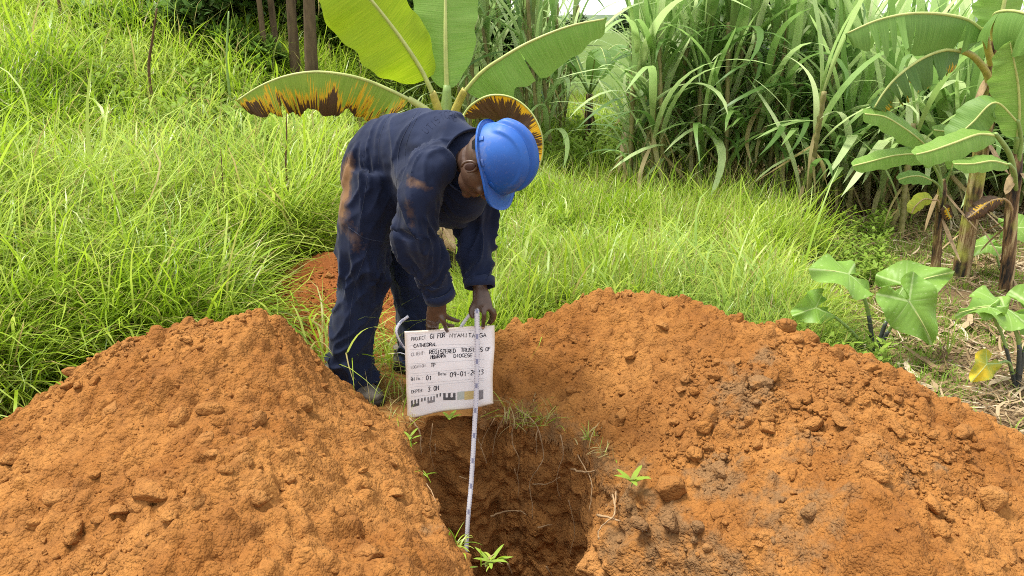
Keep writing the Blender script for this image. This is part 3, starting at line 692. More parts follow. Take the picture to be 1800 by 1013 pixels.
def cov_def(V, Nn):
    x, y, z = V.T
    # distances along limbs
    def seg(a, b):
        ab = b-a; t = np.clip(((V-a)@ab)/(ab@ab), 0, 1); return t, np.linalg.norm(V-(a+t[:, None]*ab), axis=1)
    d = np.zeros(len(V))
    w = [fbm(x*5, y*5, z*5, 2, 200)*.02, fbm(x*5, y*5, z*5, 2, 210)*.02]
    amp_t = .0
    for a, b, s0 in ((HRt, KR, 1), (KR, AR, 2), (HLt, KL, 3), (KL, AL, 4), (SR, ER, 5), (ER, WR, 6), (SL, EL, 7), (EL, WL, 8)):
        t, r = seg(a, b); L = np.linalg.norm(b-a)
        inn = sstep(.17, .09, r)
        ax = t*L; ang = np.arctan2((V-a)[:, 1], (V-a)[:, 0])
        f = ridge(fbm(np.cos(ang)*1.1+s0*7, np.sin(ang)*1.1+ax*3, ax*(10 if s0 in (2, 4, 6, 8) else 7.5)+np.sin(ang+s0)*1.5, 2, 220+s0))
        k = {1: .35+.9*sstep(.55, 1, t)+.6*sstep(.3, 0, t), 3: .5, 2: .55+.6*sstep(.25, 0, t)+1.2*sstep(.62, .95, t), 4: .5+sstep(.6, 1, t), 5: .5+.9*sstep(.5, 1, t), 6: .9, 7: .5+sstep(.5, 1, t), 8: 1.0}[s0]
        d += inn*k*(f**4)*.019 - inn*k*.006
        d += inn*.006*fbm(x*9+s0, y*9, z*7, 2, 260+s0)
    # back: long folds from the armpit and waist
    t, r = seg(PC, C7); tr = sstep(.90, .96, z)*sstep(0, .1, t)
    q = (V-PC)@nrm(C7-PC); l = (V-PC)@Lt
    d += tr*(.009*(ridge(fbm(q*6+l*5, l*3.2-q*2, q*0, 2, 300))**7) + .008*(ridge(fbm(q*3-l*6, l*2, q*0, 2, 305))**8) - .004 + .010*fbm(q*4, l*5, z*4, 2, 310))
    wb = np.exp(-((q-.07)/.07)**2); d += wb*.010*ridge(fbm(q*24, l*3, z*3, 2, 320))**3
    d += .0018*fbm(x*30, y*30, z*30, 2, 330)
    # soft underside sag of the chest
    return V + Nn*d[:, None]
co_, CV = remesh('coverall', cov_tubes(), .0068, CLOTH, person, 11, cov_def)
me = co_.data
pxx, pyy = proj(*CV.T)
def blob(c, r, k=1): return k*np.exp(-((CV-np.asarray(c))**2/np.asarray(r)**2).sum(1))
dust = blob(P(603, 330, 2.84), (.040, .10, .10), 1.5) + blob(P(612, 285, 2.8), (.03, .1, .07), .7) + blob(P(606, 370, 2.84), (.03, .10, .12), .7) + blob(P(716, 312, 2.42), (.03, .1, .03), .55) + blob(P(735, 326, 2.42), (.035, .1, .016), .65) + blob(P(756, 336, 2.42), (.025, .1, .014), .55) + blob(P(720, 360, 2.42), (.03, .1, .06), .4) \
     + blob(P(748, 214, 2.6), (.035, .07, .045), .85) + blob(P(733, 240, 2.55), (.03, .06, .06), .55) + blob(P(640, 430, 2.75), (.06, .1, .04), .35) + blob(P(625, 400, 2.75), (.05, .12, .1), .5) \
     + blob(P(600, 640, 2.75), (.04, .1, .12), .35) + blob(P(730, 400, 2.42), (.05, .08, .08), .4)
q = (CV-PC)@nrm(C7-PC)
upz = np.empty(len(CV)*3, np.float32); me.vertices.foreach_get('normal', upz); upz = upz.reshape(-1, 3)
paler = sstep(.92, 1.08, CV[:, 2])*sstep(-.02, .12, q)*(.7+.5*fbm(CV[:, 0]*6, CV[:, 1]*6, CV[:, 2]*6, 2, 77)) + .20*sstep(.6, .4, CV[:, 2])  # cloth is paler on top of the back, slightly on the lower legs
for k, a in (('dust', dust), ('paler', np.clip(paler, 0, 1))):
    at = me.attributes.new(k, 'FLOAT', 'POINT'); at.data.foreach_set('value', a.astype(np.float32))
dgc = bpy.context.evaluated_depsgraph_get(); dgc.update()
from mathutils.bvhtree import BVHTree
bvh = BVHTree.FromObject(co_, dgc); OFF = np.array(wloc(co_))
def on_cloth(px, py, lift=.0012):
    d = ray(px, py); o = np.array([0, 0, H])
    h = bvh.ray_cast(Vector(o-OFF), Vector(nrm(d)))
    if h[0] is None: return None
    return np.array(h[0])+OFF + np.array(h[1])*lift
def seam(pts, r=.0012, n=40, name='seam', mat=None):
    q = catmull([(a, b, 0) for a, b in pts], n); w = [on_cloth(a, b, .0004) for a, b, _ in q]
    runs, cur = [], []
    for p in w:
        if p is None or (cur and np.linalg.norm(p-cur[-1]) > .05):
            if len(cur) > 3: runs.append(cur)
            cur = [p] if p is not None else []
        else: cur.append(p)
    if len(cur) > 3: runs.append(cur)
    for c in runs:
        c = np.array(c); c[1:-1] = (c[:-2]+c[1:-1]*2+c[2:])/4
        V, f = tube(c, r, 6); obj(name, V, f, mat or SEAM, co_)
seam([(739, 186), (722, 215), (703, 255), (698, 300), (698, 350)]); seam([(745, 187), (727, 220), (714, 255), (712, 290)], .0008)
seam([(648, 300), (640, 350), (632, 400), (640, 430)], .0008)
seam([(613, 400), (640, 418), (670, 425), (682, 428)], .0011)
seam([(645, 440), (625, 500), (615, 560), (612, 620)], .0009)
seam([(752, 500), (765, 508), (780, 504)], .0011); seam([(806, 488), (830, 492), (855, 490)], .0011)
seam([(690, 190), (668, 240), (665, 290)], .0008)
# faint worn lettering across the back, an arc of letters laid on the cloth
LET = {'O': [[(0, .2), (0, .8), (.3, 1), (.6, .8), (.6, .2), (.3, 0), (0, .2)]], 'X': [[(0, 0), (.6, 1)], [(0, 1), (.6, 0)]], 'U': [[(0, 1), (0, .2), (.3, 0), (.6, .2), (.6, 1)]], 'T': [[(0, 1), (.6, 1)], [(.3, 1), (.3, 0)]],
       'I': [[(.3, 0), (.3, 1)]], 'S': [[(.6, .85), (.3, 1), (0, .8), (.1, .55), (.5, .45), (.6, .2), (.3, 0), (0, .15)]], 'R': [[(0, 0), (0, 1), (.5, .95), (.55, .65), (.3, .5), (0, .5)], [(.3, .5), (.6, 0)]],
       'G': [[(.6, .85), (.3, 1), (0, .75), (0, .25), (.3, 0), (.6, .2), (.6, .45), (.35, .45)]], 'F': [[(0, 0), (0, 1), (.6, 1)], [(0, .55), (.45, .55)]], 'N': [[(0, 0), (0, 1), (.6, 0), (.6, 1)]],
       'Y': [[(0, 1), (.3, .5), (.6, 1)], [(.3, .5), (.3, 0)]], 'A': [[(0, 0), (.3, 1), (.6, 0)], [(.12, .4), (.48, .4)]], 'M': [[(0, 0), (.05, 1), (.3, .4), (.55, 1), (.6, 0)]], 'C': [[(.6, .85), (.3, 1), (0, .7), (0, .3), (.3, 0), (.6, .15)]],
       'H': [[(0, 0), (0, 1)], [(.6, 0), (.6, 1)], [(0, .5), (.6, .5)]], 'E': [[(.6, 0), (0, 0), (0, 1), (.6, 1)], [(0, .5), (.45, .5)]], 'D': [[(0, 0), (0, 1), (.4, .9), (.6, .55), (.45, .1), (0, 0)]], 'L': [[(0, 1), (0, 0), (.55, 0)]],
       'B': [[(0, 0), (0, 1), (.45, .9), (.45, .6), (0, .5), (.5, .4), (.55, .1), (0, 0)]], 'P': [[(0, 0), (0, 1), (.5, .95), (.55, .65), (.3, .5), (0, .5)]], '0': [[(.05, .3), (.05, .75), (.3, 1), (.55, .75), (.55, .25), (.3, 0), (.05, .3)]],
       '1': [[(.15, .75), (.35, 1), (.35, 0)]], '2': [[(.05, .8), (.3, 1), (.55, .8), (.45, .5), (.05, 0), (.6, 0)]], '3': [[(.05, .9), (.35, 1), (.55, .8), (.25, .55), (.55, .35), (.45, .05), (.05, .05)]], '9': [[(.55, .7), (.3, .5), (.05, .7), (.25, 1), (.5, .9), (.55, .6), (.4, 0)]],
       '-': [[(.1, .45), (.55, .5)]], '.': [[(.25, 0), (.3, .08)]], ':': [[(.25, .12), (.3, .2)], [(.25, .6), (.3, .68)]], 'J': [[(.5, 1), (.5, .2), (.25, 0), (.02, .2)]], 'o': [[(.1, .3), (.3, .6), (.5, .3), (.3, 0), (.1, .3)]],
       'a': [[(.5, .5), (.25, .6), (.08, .3), (.25, 0), (.5, .15)], [(.52, .6), (.52, 0)]], 't': [[(.28, .9), (.28, .1), (.45, 0)], [(.1, .6), (.5, .6)]], 'e': [[(.08, .3), (.52, .33), (.4, .6), (.12, .5), (.08, .15), (.35, 0), (.52, .1)]], ' ': []}
arc = [('U', 748, 229, 50), ('T', 756, 223, 50), ('I', 762, 217, 46), ('S', 768, 211, 40), ('T', 777, 204, 28), ('O', 785, 202, 15), ('R', 793, 203, 2), ('E', 801, 206, -12)]
A = Acc()
for ch, x0, y0, ang in arc:
    ca, sa = math.cos(math.radians(ang)), math.sin(math.radians(ang))
    for st in LET[ch]:
        q = catmull([(a, b, 0) for a, b in st], 4*len(st)) if len(st) > 2 else np.array([(a, b, 0) for a, b in np.linspace(st[0], st[1], 6)])
        w = []
        for a, b, _ in q:
            X, Y = (a-.3)*10, (b-.5)*13
            p = on_cloth(x0 + X*ca - Y*sa*1.0 + 0, y0 - X*sa - Y*ca, .0006)
            if p is not None: w.append(p)
        if len(w) > 2: A.tube(w, .0006, 5)
if A.V: A.obj('worn_lettering', FLY, co_)
# collar, cuffs
def ring(cs, r, th, axis, name, parent, mat, n=28):
    """short open sleeve of cloth: rows of (centre, (ra, rb))"""
    ax = nrm(axis); s = nrm(np.cross(ax, (0, 0, 1) if abs(ax[2]) < .9 else (1, 0, 0))); t = np.cross(ax, s)
    a = np.linspace(0, 2*math.pi, n, endpoint=False); rows = []
    prof = [(c, rr) for c, rr in zip(cs, r)]; prof = prof + [(c, (rr[0]-th, rr[1]-th)) for c, rr in reversed(prof)]
    for c, rr in prof: rows.append(np.asarray(c)[None] + np.cos(a)[:, None]*s*rr[0] + np.sin(a)[:, None]*t*rr[1])
    V = np.vstack(rows); mN = len(prof); V = V + .002*np.stack([vn(V[:, 0]*40, V[:, 1]*40, V[:, 2]*40, 9)]*3, 1)
    i = np.arange(mN)[:, None]*n; i2 = (np.arange(mN)[:, None]+1) % mN*n; j = np.arange(n)[None]; k = (j+1) % n
    o = obj(name, V, np.stack([i+j+0*i2, i+k, i2+k, i2+j], -1).reshape(-1, 4), mat, parent, attrs={'dust': np.full(len(V), .15), 'paler': np.full(len(V), .25)})
    return o
for e, w in ((ER, WR), (EL, WL)):
    ax = w-e; a0 = w - nrm(ax)*.030; a1 = w + nrm(ax)*.006
    ring([a0, a1], [(.0585, .0585), (.057, .057)], .006, ax, 'cuff', co_, CLOTH)
nk = nrm(HC-C7)
ring([C7-nk*.02+(0, 0, -.02), C7+nk*.035+(0, 0, -.012), C7+nk*.072+(0, 0, -.008), C7+nk*.094+(0, 0, -.006)], [(.098, .105), (.098, .104), (.104, .108), (.112, .114)], .005, nk, 'collar', co_, CLOTH, 40)

# shoes
SHOE = plain('worn_grey_shoe', (.17, .15, .12), .75, .3, 28, .55, .3); SOLE = plain('shoe_sole', (.035, .03, .025), .8, .2, 30, .4)
for an, az, gz0 in ((AR, math.radians(-32), 0.), (AL, math.radians(-18), 0.)):
    d = np.array([math.cos(az), math.sin(az), 0]); s = np.array([-d[1], d[0], 0]); b = np.array([an[0], an[1], .0])-d*.055
    o, _ = remesh('shoe', [tube([b-d*.055+(0, 0, .05), b-d*.01+(0, 0, .055), b+d*.06+(0, 0, .052), b+d*.13+(0, 0, .040), b+d*.185+(0, 0, .032), b+d*.215+(0, 0, .028)],
             [(.034, .036), (.040, .050), (.043, .045), (.049, .032), (.043, .025), (.022, .014)], 18, 24, hint=(0, 0, 1)), tube([b-d*.01+(0, 0, .05), b-d*.015+(0, 0, .12)], [(.036, .046), (.042, .05)], 14, 8)], .005, SHOE, person, 3)
    a = np.linspace(0, 2*math.pi, 36, endpoint=False); cx_ = .08 + .150*np.cos(a); hw = .047*np.abs(np.sin(a))**.8*np.sign(np.sin(a))*(1+.12*np.cos(a)-.15*np.exp(-((np.cos(a)+.1)/.3)**2))
    top = b[None]+d*cx_[:, None]+s*hw[:, None]
    V = np.vstack([top*(1, 1, 0)+(0, 0, .022+gz0), top*(1, 1, 0)+(0, 0, .001+gz0), [b+d*.08+(0, 0, .022)], [b+d*.08+(0, 0, .001)]]); j = np.arange(36); k = (j+1) % 36
    obj('sole', V, [np.stack([j+36, k+36, k, j], -1), np.vstack([np.stack([j, k, np.full(36, 72)], -1), np.stack([k+36, j+36, np.full(36, 73)], -1)])], SOLE, o, smooth=False)
    for q in (.10, .125, .15):
        V, f = tube([b+d*q+s*.022+(0, 0, .088-q*.14), b+d*q+(0, 0, .098-q*.15), b+d*q-s*.022+(0, 0, .088-q*.14)], .0025, 6, 8); obj('lace', V, f, SOLE, o)

# helmet: local x = man's right, y = face, z = crown
m = M('helmet_plastic'); co = m.coord(); n = m.noise(14, 5, co, .65); n2 = m.noise(90, 3, co); n3 = m.noise(5, 3, co)
hc = m.mix(m.ramp(n3, (.35, 0.), (.7, 1.)), (.006, .062, .29), (.012, .105, .42))
hc = m.mix(m.ramp(m.math('ADD', n, m.math('MULTIPLY', m.math('SUBTRACT', n2, .5), .3)), (.56, 0.), (.8, .42)), hc, (.20, .20, .20))
hc = m.mix(m.ramp(n2, (.62, 0.), (.8, .12)), hc, (.45, .4, .33))
HELM = m.fin(hc, m.math('ADD', .38, m.math('MULTIPLY', n, .25)), m.bump(n2, .08, .002), .4)
helmet = tag(bpy.data.objects.new('helmet', None)); C.objects.link(helmet); helmet.parent = person
Rh = Matrix(((rv[0], fv[0], u[0]), (rv[1], fv[1], u[1]), (rv[2], fv[2], u[2])))
helmet.matrix_local = Matrix.Translation(Vector(RCn)-wloc(person)) @ Rh.to_4x4()
def hobj(name, V, f, mat=HELM):
    o = bpy.data.objects.new(name, mesh_np(name, V, f, mat)); C.objects.link(o); o.parent = helmet; return o
nU, nT = 160, 56
aU = np.linspace(0, 2*math.pi, nU, endpoint=False)
def dome(th, a):
    """th 0 rim .. pi/2 crown; a angle from the man's right towards the face"""
    ct = np.cos(th)**.80; st = np.sin(th)
    x = .100*ct*np.cos(a); y = .117*ct*np.sin(a); z = .134*st
    lx = x
    rdg = np.exp(-((lx)/.021)**6)*.016 + sstep(.062, .054, np.abs(lx))*.007*sstep(.024, .032, np.abs(lx))
    w = sstep(.30, .65, th)*sstep(-1.05, -.2, np.sin(a)*ct*1.0+.0)*1.0
    w = sstep(.25, .55, th)*(.35+.65*sstep(-.117, .05, -y+.03))
    nx, ny, nz_ = x/.10**2, y/.117**2, z/.134**2; L = np.sqrt(nx**2+ny**2+nz_**2)+1e-9
    d = rdg*w
    return np.stack([x+nx/L*d, y+ny/L*d, z+nz_/L*d], -1)
th = np.linspace(0, math.pi/2, nT)[:-1]
V = dome(th[:, None], aU[None]).reshape(-1, 3); V = np.vstack([V, dome(np.array([math.pi/2]), np.array([0.]))])
j = np.arange(nU); b = (nT-2)*nU
shell_v = V; shell_f = [ringfaces(nT-1, nU)[:, ::-1], np.stack([b+j, b+(j+1) % nU, np.full(nU, len(V)-1)], -1)]
so_ = hobj('shell', shell_v, shell_f); sm = so_.modifiers.new('t', 'SOLIDIFY'); sm.thickness = .003; sm.offset = -1
# gutter and brim: one flange that widens over the face
prof = [(0, .004), (.004, .000), (.35, -.002), (.75, -.003), (.96, -.001), (1.0, .003), (1.0, .0005), (.95, -.0055), (.5, -.007), (.0, -.006)]
sa = np.sin(aU); wv = .010 + .036*sstep(.05, .80, sa)**1.0 + .004*sstep(-.6, -1, sa); drop = -.010*sstep(.4, 1, sa)
rows = []
for t, z in prof:
    ex = t*wv
    x = (.100+ex*.75)*np.cos(aU); y = (.117)*np.sin(aU) + ex*np.sign(sa)*np.abs(sa)**.6
    rows.append(np.stack([x, y, z + drop*t - .012*sstep(.3, 1, sa)*t*(np.cos(aU)**2)*1.6 + 0*x], -1))
V = np.vstack(rows); mN = len(prof)
i = np.arange(mN)[:, None]*nU; i2 = (np.arange(mN)[:, None]+1) % mN*nU; jj = np.arange(nU)[None]; kk = (jj+1) % nU
hobj('brim', V, np.stack([i+jj, i+kk, i2+kk, i2+jj], -1).reshape(-1, 4))
# slot blocks along the rim
def clip(a0, wd, ht):
    q = []
    for aa, zz, o_ in ((a0-wd, .004, .004), (a0-wd, ht, .0045), (a0+wd, ht, .0045), (a0+wd, .004, .004)):
        p = dome(np.array(zz/.134), np.array(aa)); n_ = nrm(p*(1/.10**2, 1/.117**2, 1/.134**2)); q.append((p, n_, o_))
    V = np.array([p-n_*.002 for p, n_, _ in q] + [p+n_*o_ for p, n_, o_ in q])
    return V, np.array([(0, 1, 2, 3), (7, 6, 5, 4), (0, 4, 5, 1), (1, 5, 6, 2), (2, 6, 7, 3), (3, 7, 4, 0)])
for a0, wd, ht in ((-.72, .07, .020), (-.05, .09, .012), (.62, .09, .015), (math.pi+.72, .07, .020), (math.pi+.05, .09, .012), (math.pi-.62, .09, .015)):
    V, f = clip(a0, wd, ht); o = hobj('slot_block', V, f); bv = o.modifiers.new('b', 'BEVEL'); bv.width = .0012; bv.segments = 2
V, f = ell((-.003, .035, .140), (.0035, .0035, .002), None, 2); hobj('logo_dot', V, f, EYEW)  # small pale logo dot near the crown

# ------------------------------------------------------------------ board and tape
BY = 2.622
tl, tr_, br, bl = (711, 583), (869, 572), (866.5, 711), (716, 735)
board = empty('site_board', P(790, 650, BY), 'creased white plastic record board with black handwriting held above the pit', 'board')
nu, nv_ = 60, 56
uu, vv = np.meshgrid(np.linspace(0, 1, nu), np.linspace(0, 1, nv_))
px = (1-vv)*((1-uu)*tl[0]+uu*tr_[0]) + vv*((1-uu)*bl[0]+uu*br[0]); py = (1-vv)*((1-uu)*tl[1]+uu*tr_[1]) + vv*((1-uu)*bl[1]+uu*br[1])
py = py + vv**3*3.2*np.sin(uu*9+1)*.5 + (1-vv)**3*np.sin(uu*7)*.8; px = px + 1.2*np.sin(vv*7)*(uu**4)
def bwarp(a, b): return .0020*np.sin(a*5+1)*np.sin(b*3+.5) + .0022*vn(a*5, b*5, s=4)
def board_pt(pxa, pya, lift=0):
    pxa, pya = np.asarray(pxa, float), np.asarray(pya, float); dx = (pxa-CX)/F; v = (pya-CY)/F
    dy, dz = cp-v*sp, -sp-v*cp; Y = BY+bwarp((pxa-711)/158, (pya-575)/150); p = np.stack([dx*Y/dy, Y + 0*dx, H+dz*Y/dy], -1)
    return p + np.array([0, -1, .0])*lift
Vf = board_pt(px, py).reshape(-1, 3); Vb = Vf+(0, .0035, 0); idx = np.arange(nu*nv_).reshape(nv_, nu)
q = np.stack([idx[:-1, :-1], idx[1:, :-1], idx[1:, 1:], idx[:-1, 1:]], -1).reshape(-1, 4); nb_ = nu*nv_
edge = np.r_[idx[0, :-1], idx[:-1, -1], idx[-1, ::-1][:-1], idx[::-1, 0][:-1]]; e2 = np.roll(edge, -1)
m = M('board_plastic'); uvn = m.coord(); n = m.noise(11, 4, uvn, .65); n2 = m.noise(60, 3, uvn); ed = m.attr('edge')
k = m.math('ADD', m.math('MULTIPLY', ed, .75), m.math('MULTIPLY', n, .55))
BOARDM = m.fin(m.mix(m.ramp(k, (.50, 0.), (1., .6)), m.mix(n, (.84, .83, .87), (.93, .92, .92)), (.56, .42, .22)), .5, m.bump(n, .3, .01), .35)
eg = np.exp(-np.minimum(np.minimum(uu, 1-uu), np.minimum(vv, 1-vv))/.035).ravel()
obj('panel', np.vstack([Vf, Vb]), [q, q[:, ::-1]+nb_, np.stack([edge, e2, e2+nb_, edge+nb_], -1)], BOARDM, board, attrs={'edge': np.r_[eg, eg]})
INK = plain('marker_ink', (.012, .012, .03), .5, .3, 60, .4); PRINT = plain('printed_ink', (.10, .10, .12), .7, .2, 120, .6); FAINT = plain('faded_print', (.30, .29, .31), .7, .2, 120, .3); LINE = plain('ruled_line', (.50, .50, .53), .7, .2, 60, .2)
def Z(x, y): return 700+x/5.628, 560+y/5.628
def strokes(text, x, y, w, h, lw, mat, name, slope=-.12, jit=1.5, shear=.12, seed=1, adv=None):
    r = np.random.default_rng(seed); A = Acc(); n = len(text); stp = w/max(n, 1)
    for k, ch in enumerate(text):
        x0 = x + k*stp + r.normal()*jit*.4; y0 = y + slope*(k*stp) + r.normal()*jit; cw = stp*.78/.6; 
        for st in LET.get(ch, []):
            pts = np.array(st, float); pts = catmull(np.c_[pts, np.zeros(len(pts))], 3*len(pts))[:, :2] if (len(pts) > 3 and ch in 'OUSRGCDBP0239aoeJ') else (np.linspace(pts[0], pts[1], 3) if len(pts) == 2 else pts)
            pts = pts + r.normal(size=pts.shape)*.012
            zx = x0 + pts[:, 0]*cw + shear*pts[:, 1]*h*.4; zy = y0 - pts[:, 1]*h + slope*pts[:, 0]*cw
            c = np.array([board_pt(*Z(a, b), .0009) for a, b in zip(zx, zy)])
            d = nrm(np.gradient(c, axis=0)); s = nrm(np.cross(d, (0, 1, 0)))*lw
            V = np.empty((2*len(c), 3)); V[::2] = c+s; V[1::2] = c-s
            i = np.arange(len(c)-1)*2; A.add(V, np.stack([i, i+1, i+3, i+2], -1))
    if A.V: A.obj(name, mat, board, smooth=False)
strokes('PROJECT:', 130, 222, 168, 34, .0009, PRINT, 'printed_word', seed=2, jit=.6, shear=0)
strokes('GI FOR', 316, 205, 150, 46, .0013, INK, 'handwriting', seed=3); strokes('NYAMITANGA', 510, 188, 368, 40, .0013, INK, 'handwriting', -.01, seed=4)
strokes('CATHEDRAL', 155, 290, 232, 34, .0013, INK, 'handwriting', -.10, seed=5)
strokes('CLIENT:', 130, 372, 145, 32, .0009, FAINT, 'printed_word', jit=.6, shear=0, seed=6)
strokes('REGISTERED', 310, 352, 262, 40, .0013, INK, 'handwriting', -.05, seed=7); strokes('TRUSTEES', 622, 332, 218, 38, .0013, INK, 'handwriting', -.03, seed=8); strokes('OF', 866, 322, 52, 34, .0012, INK, 'handwriting', seed=9)
strokes('MBARARA', 322, 402, 152, 38, .0013, INK, 'handwriting', -.12, seed=10); strokes('DIOCESE', 550, 386, 188, 34, .0012, INK, 'handwriting', -.03, seed=11)
strokes('LOCATION:', 128, 498, 160, 28, .0009, FAINT, 'printed_word', -.14, jit=.6, shear=0, seed=12); strokes('TP', 322, 484, 48, 36, .0012, INK, 'handwriting', seed=13)
strokes('BH No.:', 128, 618, 125, 32, .0009, PRINT, 'printed_word', -.13, jit=.6, shear=0, seed=14); strokes('01', 276, 612, 60, 44, .0013, INK, 'handwriting', seed=15)
strokes('Date:', 398, 562, 95, 30, .0009, PRINT, 'printed_word', -.03, jit=.6, shear=0, seed=16); strokes('09-01-2023', 512, 580, 336, 46, .0013, INK, 'handwriting', -.09, seed=17)
strokes('DEPTH:', 132, 742, 125, 32, .0009, PRINT, 'printed_word', -.14, jit=.6, shear=0, seed=18); strokes('3.0M', 294, 722, 112, 46, .0013, INK, 'handwriting', -.12, seed=19)
A = Acc()
for y0, y1 in ((165, 110), (268, 250), (308, 272), (450, 405), (548, 480), (570, 505), (650, 590), (680, 612), (775, 700)):
    c = np.array([board_pt(*Z(a, b), .0006) for a, b in zip(np.linspace(120, 850, 24), np.linspace(y0, y1, 24))])
    V = np.empty((48, 3)); V[::2] = c+(0, 0, .0004); V[1::2] = c-(0, 0, .0004); i = np.arange(23)*2; A.add(V, np.stack([i, i+1, i+3, i+2], -1))
A.obj('ruled_lines', LINE, board, smooth=False)
GREYP = plain('scale_grey', (.13, .13, .14), .7, .2, 40, .35); PALEY = plain('patch_yellow', (.62, .50, .22), .7, .2, 30, .15); PALEB = plain('patch_grey_green', (.50, .56, .52), .7, .2, 30, .1)
def patch(quad, mat, name):
    n = 8; a, b = np.meshgrid(np.linspace(0, 1, n), np.linspace(0, 1, n)); q4 = np.array(quad, float)
    X = (1-b)*((1-a)*q4[0, 0]+a*q4[1, 0])+b*((1-a)*q4[3, 0]+a*q4[2, 0]); Y = (1-b)*((1-a)*q4[0, 1]+a*q4[1, 1])+b*((1-a)*q4[3, 1]+a*q4[2, 1])
    zx, zy = Z(X, Y); idx = np.arange(n*n).reshape(n, n); return board_pt(zx, zy, .0008).reshape(-1, 3), np.stack([idx[:-1, :-1], idx[1:, :-1], idx[1:, 1:], idx[:-1, 1:]], -1).reshape(-1, 4)
def comb(x0, y0, w, h, sl, mat):
    A = Acc(); q = lambda a, b, c, d: A.add(*patch([(x0+a*w, y0+b*h+sl*a*w), (x0+c*w, y0+b*h+sl*c*w), (x0+c*w, y0+d*h+sl*c*w), (x0+a*w, y0+d*h+sl*a*w)], None, ''))
    q(0, .62, 1, 1); q(0, 0, .2, .62); q(.4, 0, .6, .62); q(.8, 0, 1, .62)
    A.obj('scale_block', mat, board, smooth=False)
comb(128, 812, 80, 68, -.25, GREYP); comb(290, 778, 72, 62, -.18, FAINT); comb(445, 738, 122, 70, -.02, GREYP)
A = Acc()
for x0, y0 in ((228, 788), (258, 780), (378, 748), (410, 740)): A.add(*patch([(x0, y0), (x0+13, y0-2), (x0+13, y0+32), (x0, y0+34)], None, ''))
A.obj('scale_ticks', GREYP, board, smooth=False)
for x0, x1, mt in ((585, 655, PALEB), (655, 762, PALEY), (798, 842, FAINT)):
    V, f = patch([(x0, 728-(x0-585)*.08), (x1, 728-(x1-585)*.08), (x1, 800-(x1-585)*.03), (x0, 806)], None, ''); obj('colour_patch', V, f, mt, board, smooth=False)

m = M('tape_cloth'); uv = m.coord('UV'); sep = m.n('SeparateXYZ'); m.set(sep.inputs[0], uv)
tick = m.math('LESS_THAN', m.math('FRACT', m.math('MULTIPLY', sep.outputs[0], 100.)), .22); side = m.math('GREATER_THAN', m.math('ABSOLUTE', m.math('SUBTRACT', sep.outputs[1], .5)), .30)
num = m.math('LESS_THAN', m.math('FRACT', m.math('MULTIPLY', sep.outputs[0], 10.)), .20); mid = m.math('LESS_THAN', m.math('ABSOLUTE', m.math('SUBTRACT', sep.outputs[1], .5)), .24)
k = m.math('ADD', m.math('MULTIPLY', tick, side), m.math('MULTIPLY', num, mid), clamp=True)
TAPE = m.fin(m.mix(m.math('MULTIPLY', k, .7), (.66, .66, .72), (.08, .10, .25)), .45, None, .4)
tape = empty('measuring_tape', P(830, 700, 2.58), 'white measuring tape hanging from the left hand down into the pit', 'tape measure')
def ribbon(pts, w, hint, n, name):
    c = catmull(pts, n); T = nrm(np.gradient(c, axis=0)); hh = catmull(hint, n) if np.ndim(hint) == 2 else np.broadcast_to(hint, c.shape)
    s = nrm(np.cross(T, hh)); V = np.empty((2*n, 3)); V[::2] = c-s*w/2; V[1::2] = c+s*w/2
    L = np.r_[0, np.cumsum(np.linalg.norm(np.diff(c, axis=0), axis=1))]; uv = np.zeros((2*n, 2)); uv[::2, 0] = L; uv[1::2, 0] = L; uv[1::2, 1] = 1
    i = np.arange(n-1)*2; o = obj(name, V, np.stack([i, i+1, i+3, i+2], -1), TAPE, tape, uv=uv, smooth=True)
    md = o.modifiers.new('t', 'SOLIDIFY'); md.thickness = .0008
top = P(838.5, 556, 2.592)
bot = P(820, 960, 2.46); low = top + (bot-top)*1.0; dn = nrm(bot-top)
ribbon([P(838, 545, 2.605), top, P(838.5, 640, 2.590), P(836, 715, 2.585), P(829, 840, 2.53), bot, bot+dn*.9, bot+dn*2.0], .0185, [(0, 1, 0), (0.1, 1, 0), (.1, 1, 0), (.25, 1, 0), (.35, 1, 0), (.5, 1, 0), (.5, 1, 0), (.5, 1, 0)], 120, 'hanging_length')
ribbon([P(830, 548, 2.62), P(822, 558, 2.64), P(812, 572, 2.655), P(806, 585, 2.66), P(790, 600, 2.68), P(740, 625, 2.70), P(712, 612, 2.70), P(697, 585, 2.70), P(703, 568, 2.71), P(718, 556, 2.73)], .012, (.4, .8, .3), 70, 'looped_length')
ribbon([P(693, 622, 2.70), P(703, 620, 2.69), P(716, 624, 2.68), P(735, 630, 2.68)], .011, (.0, .3, .9), 20, 'looped_length')
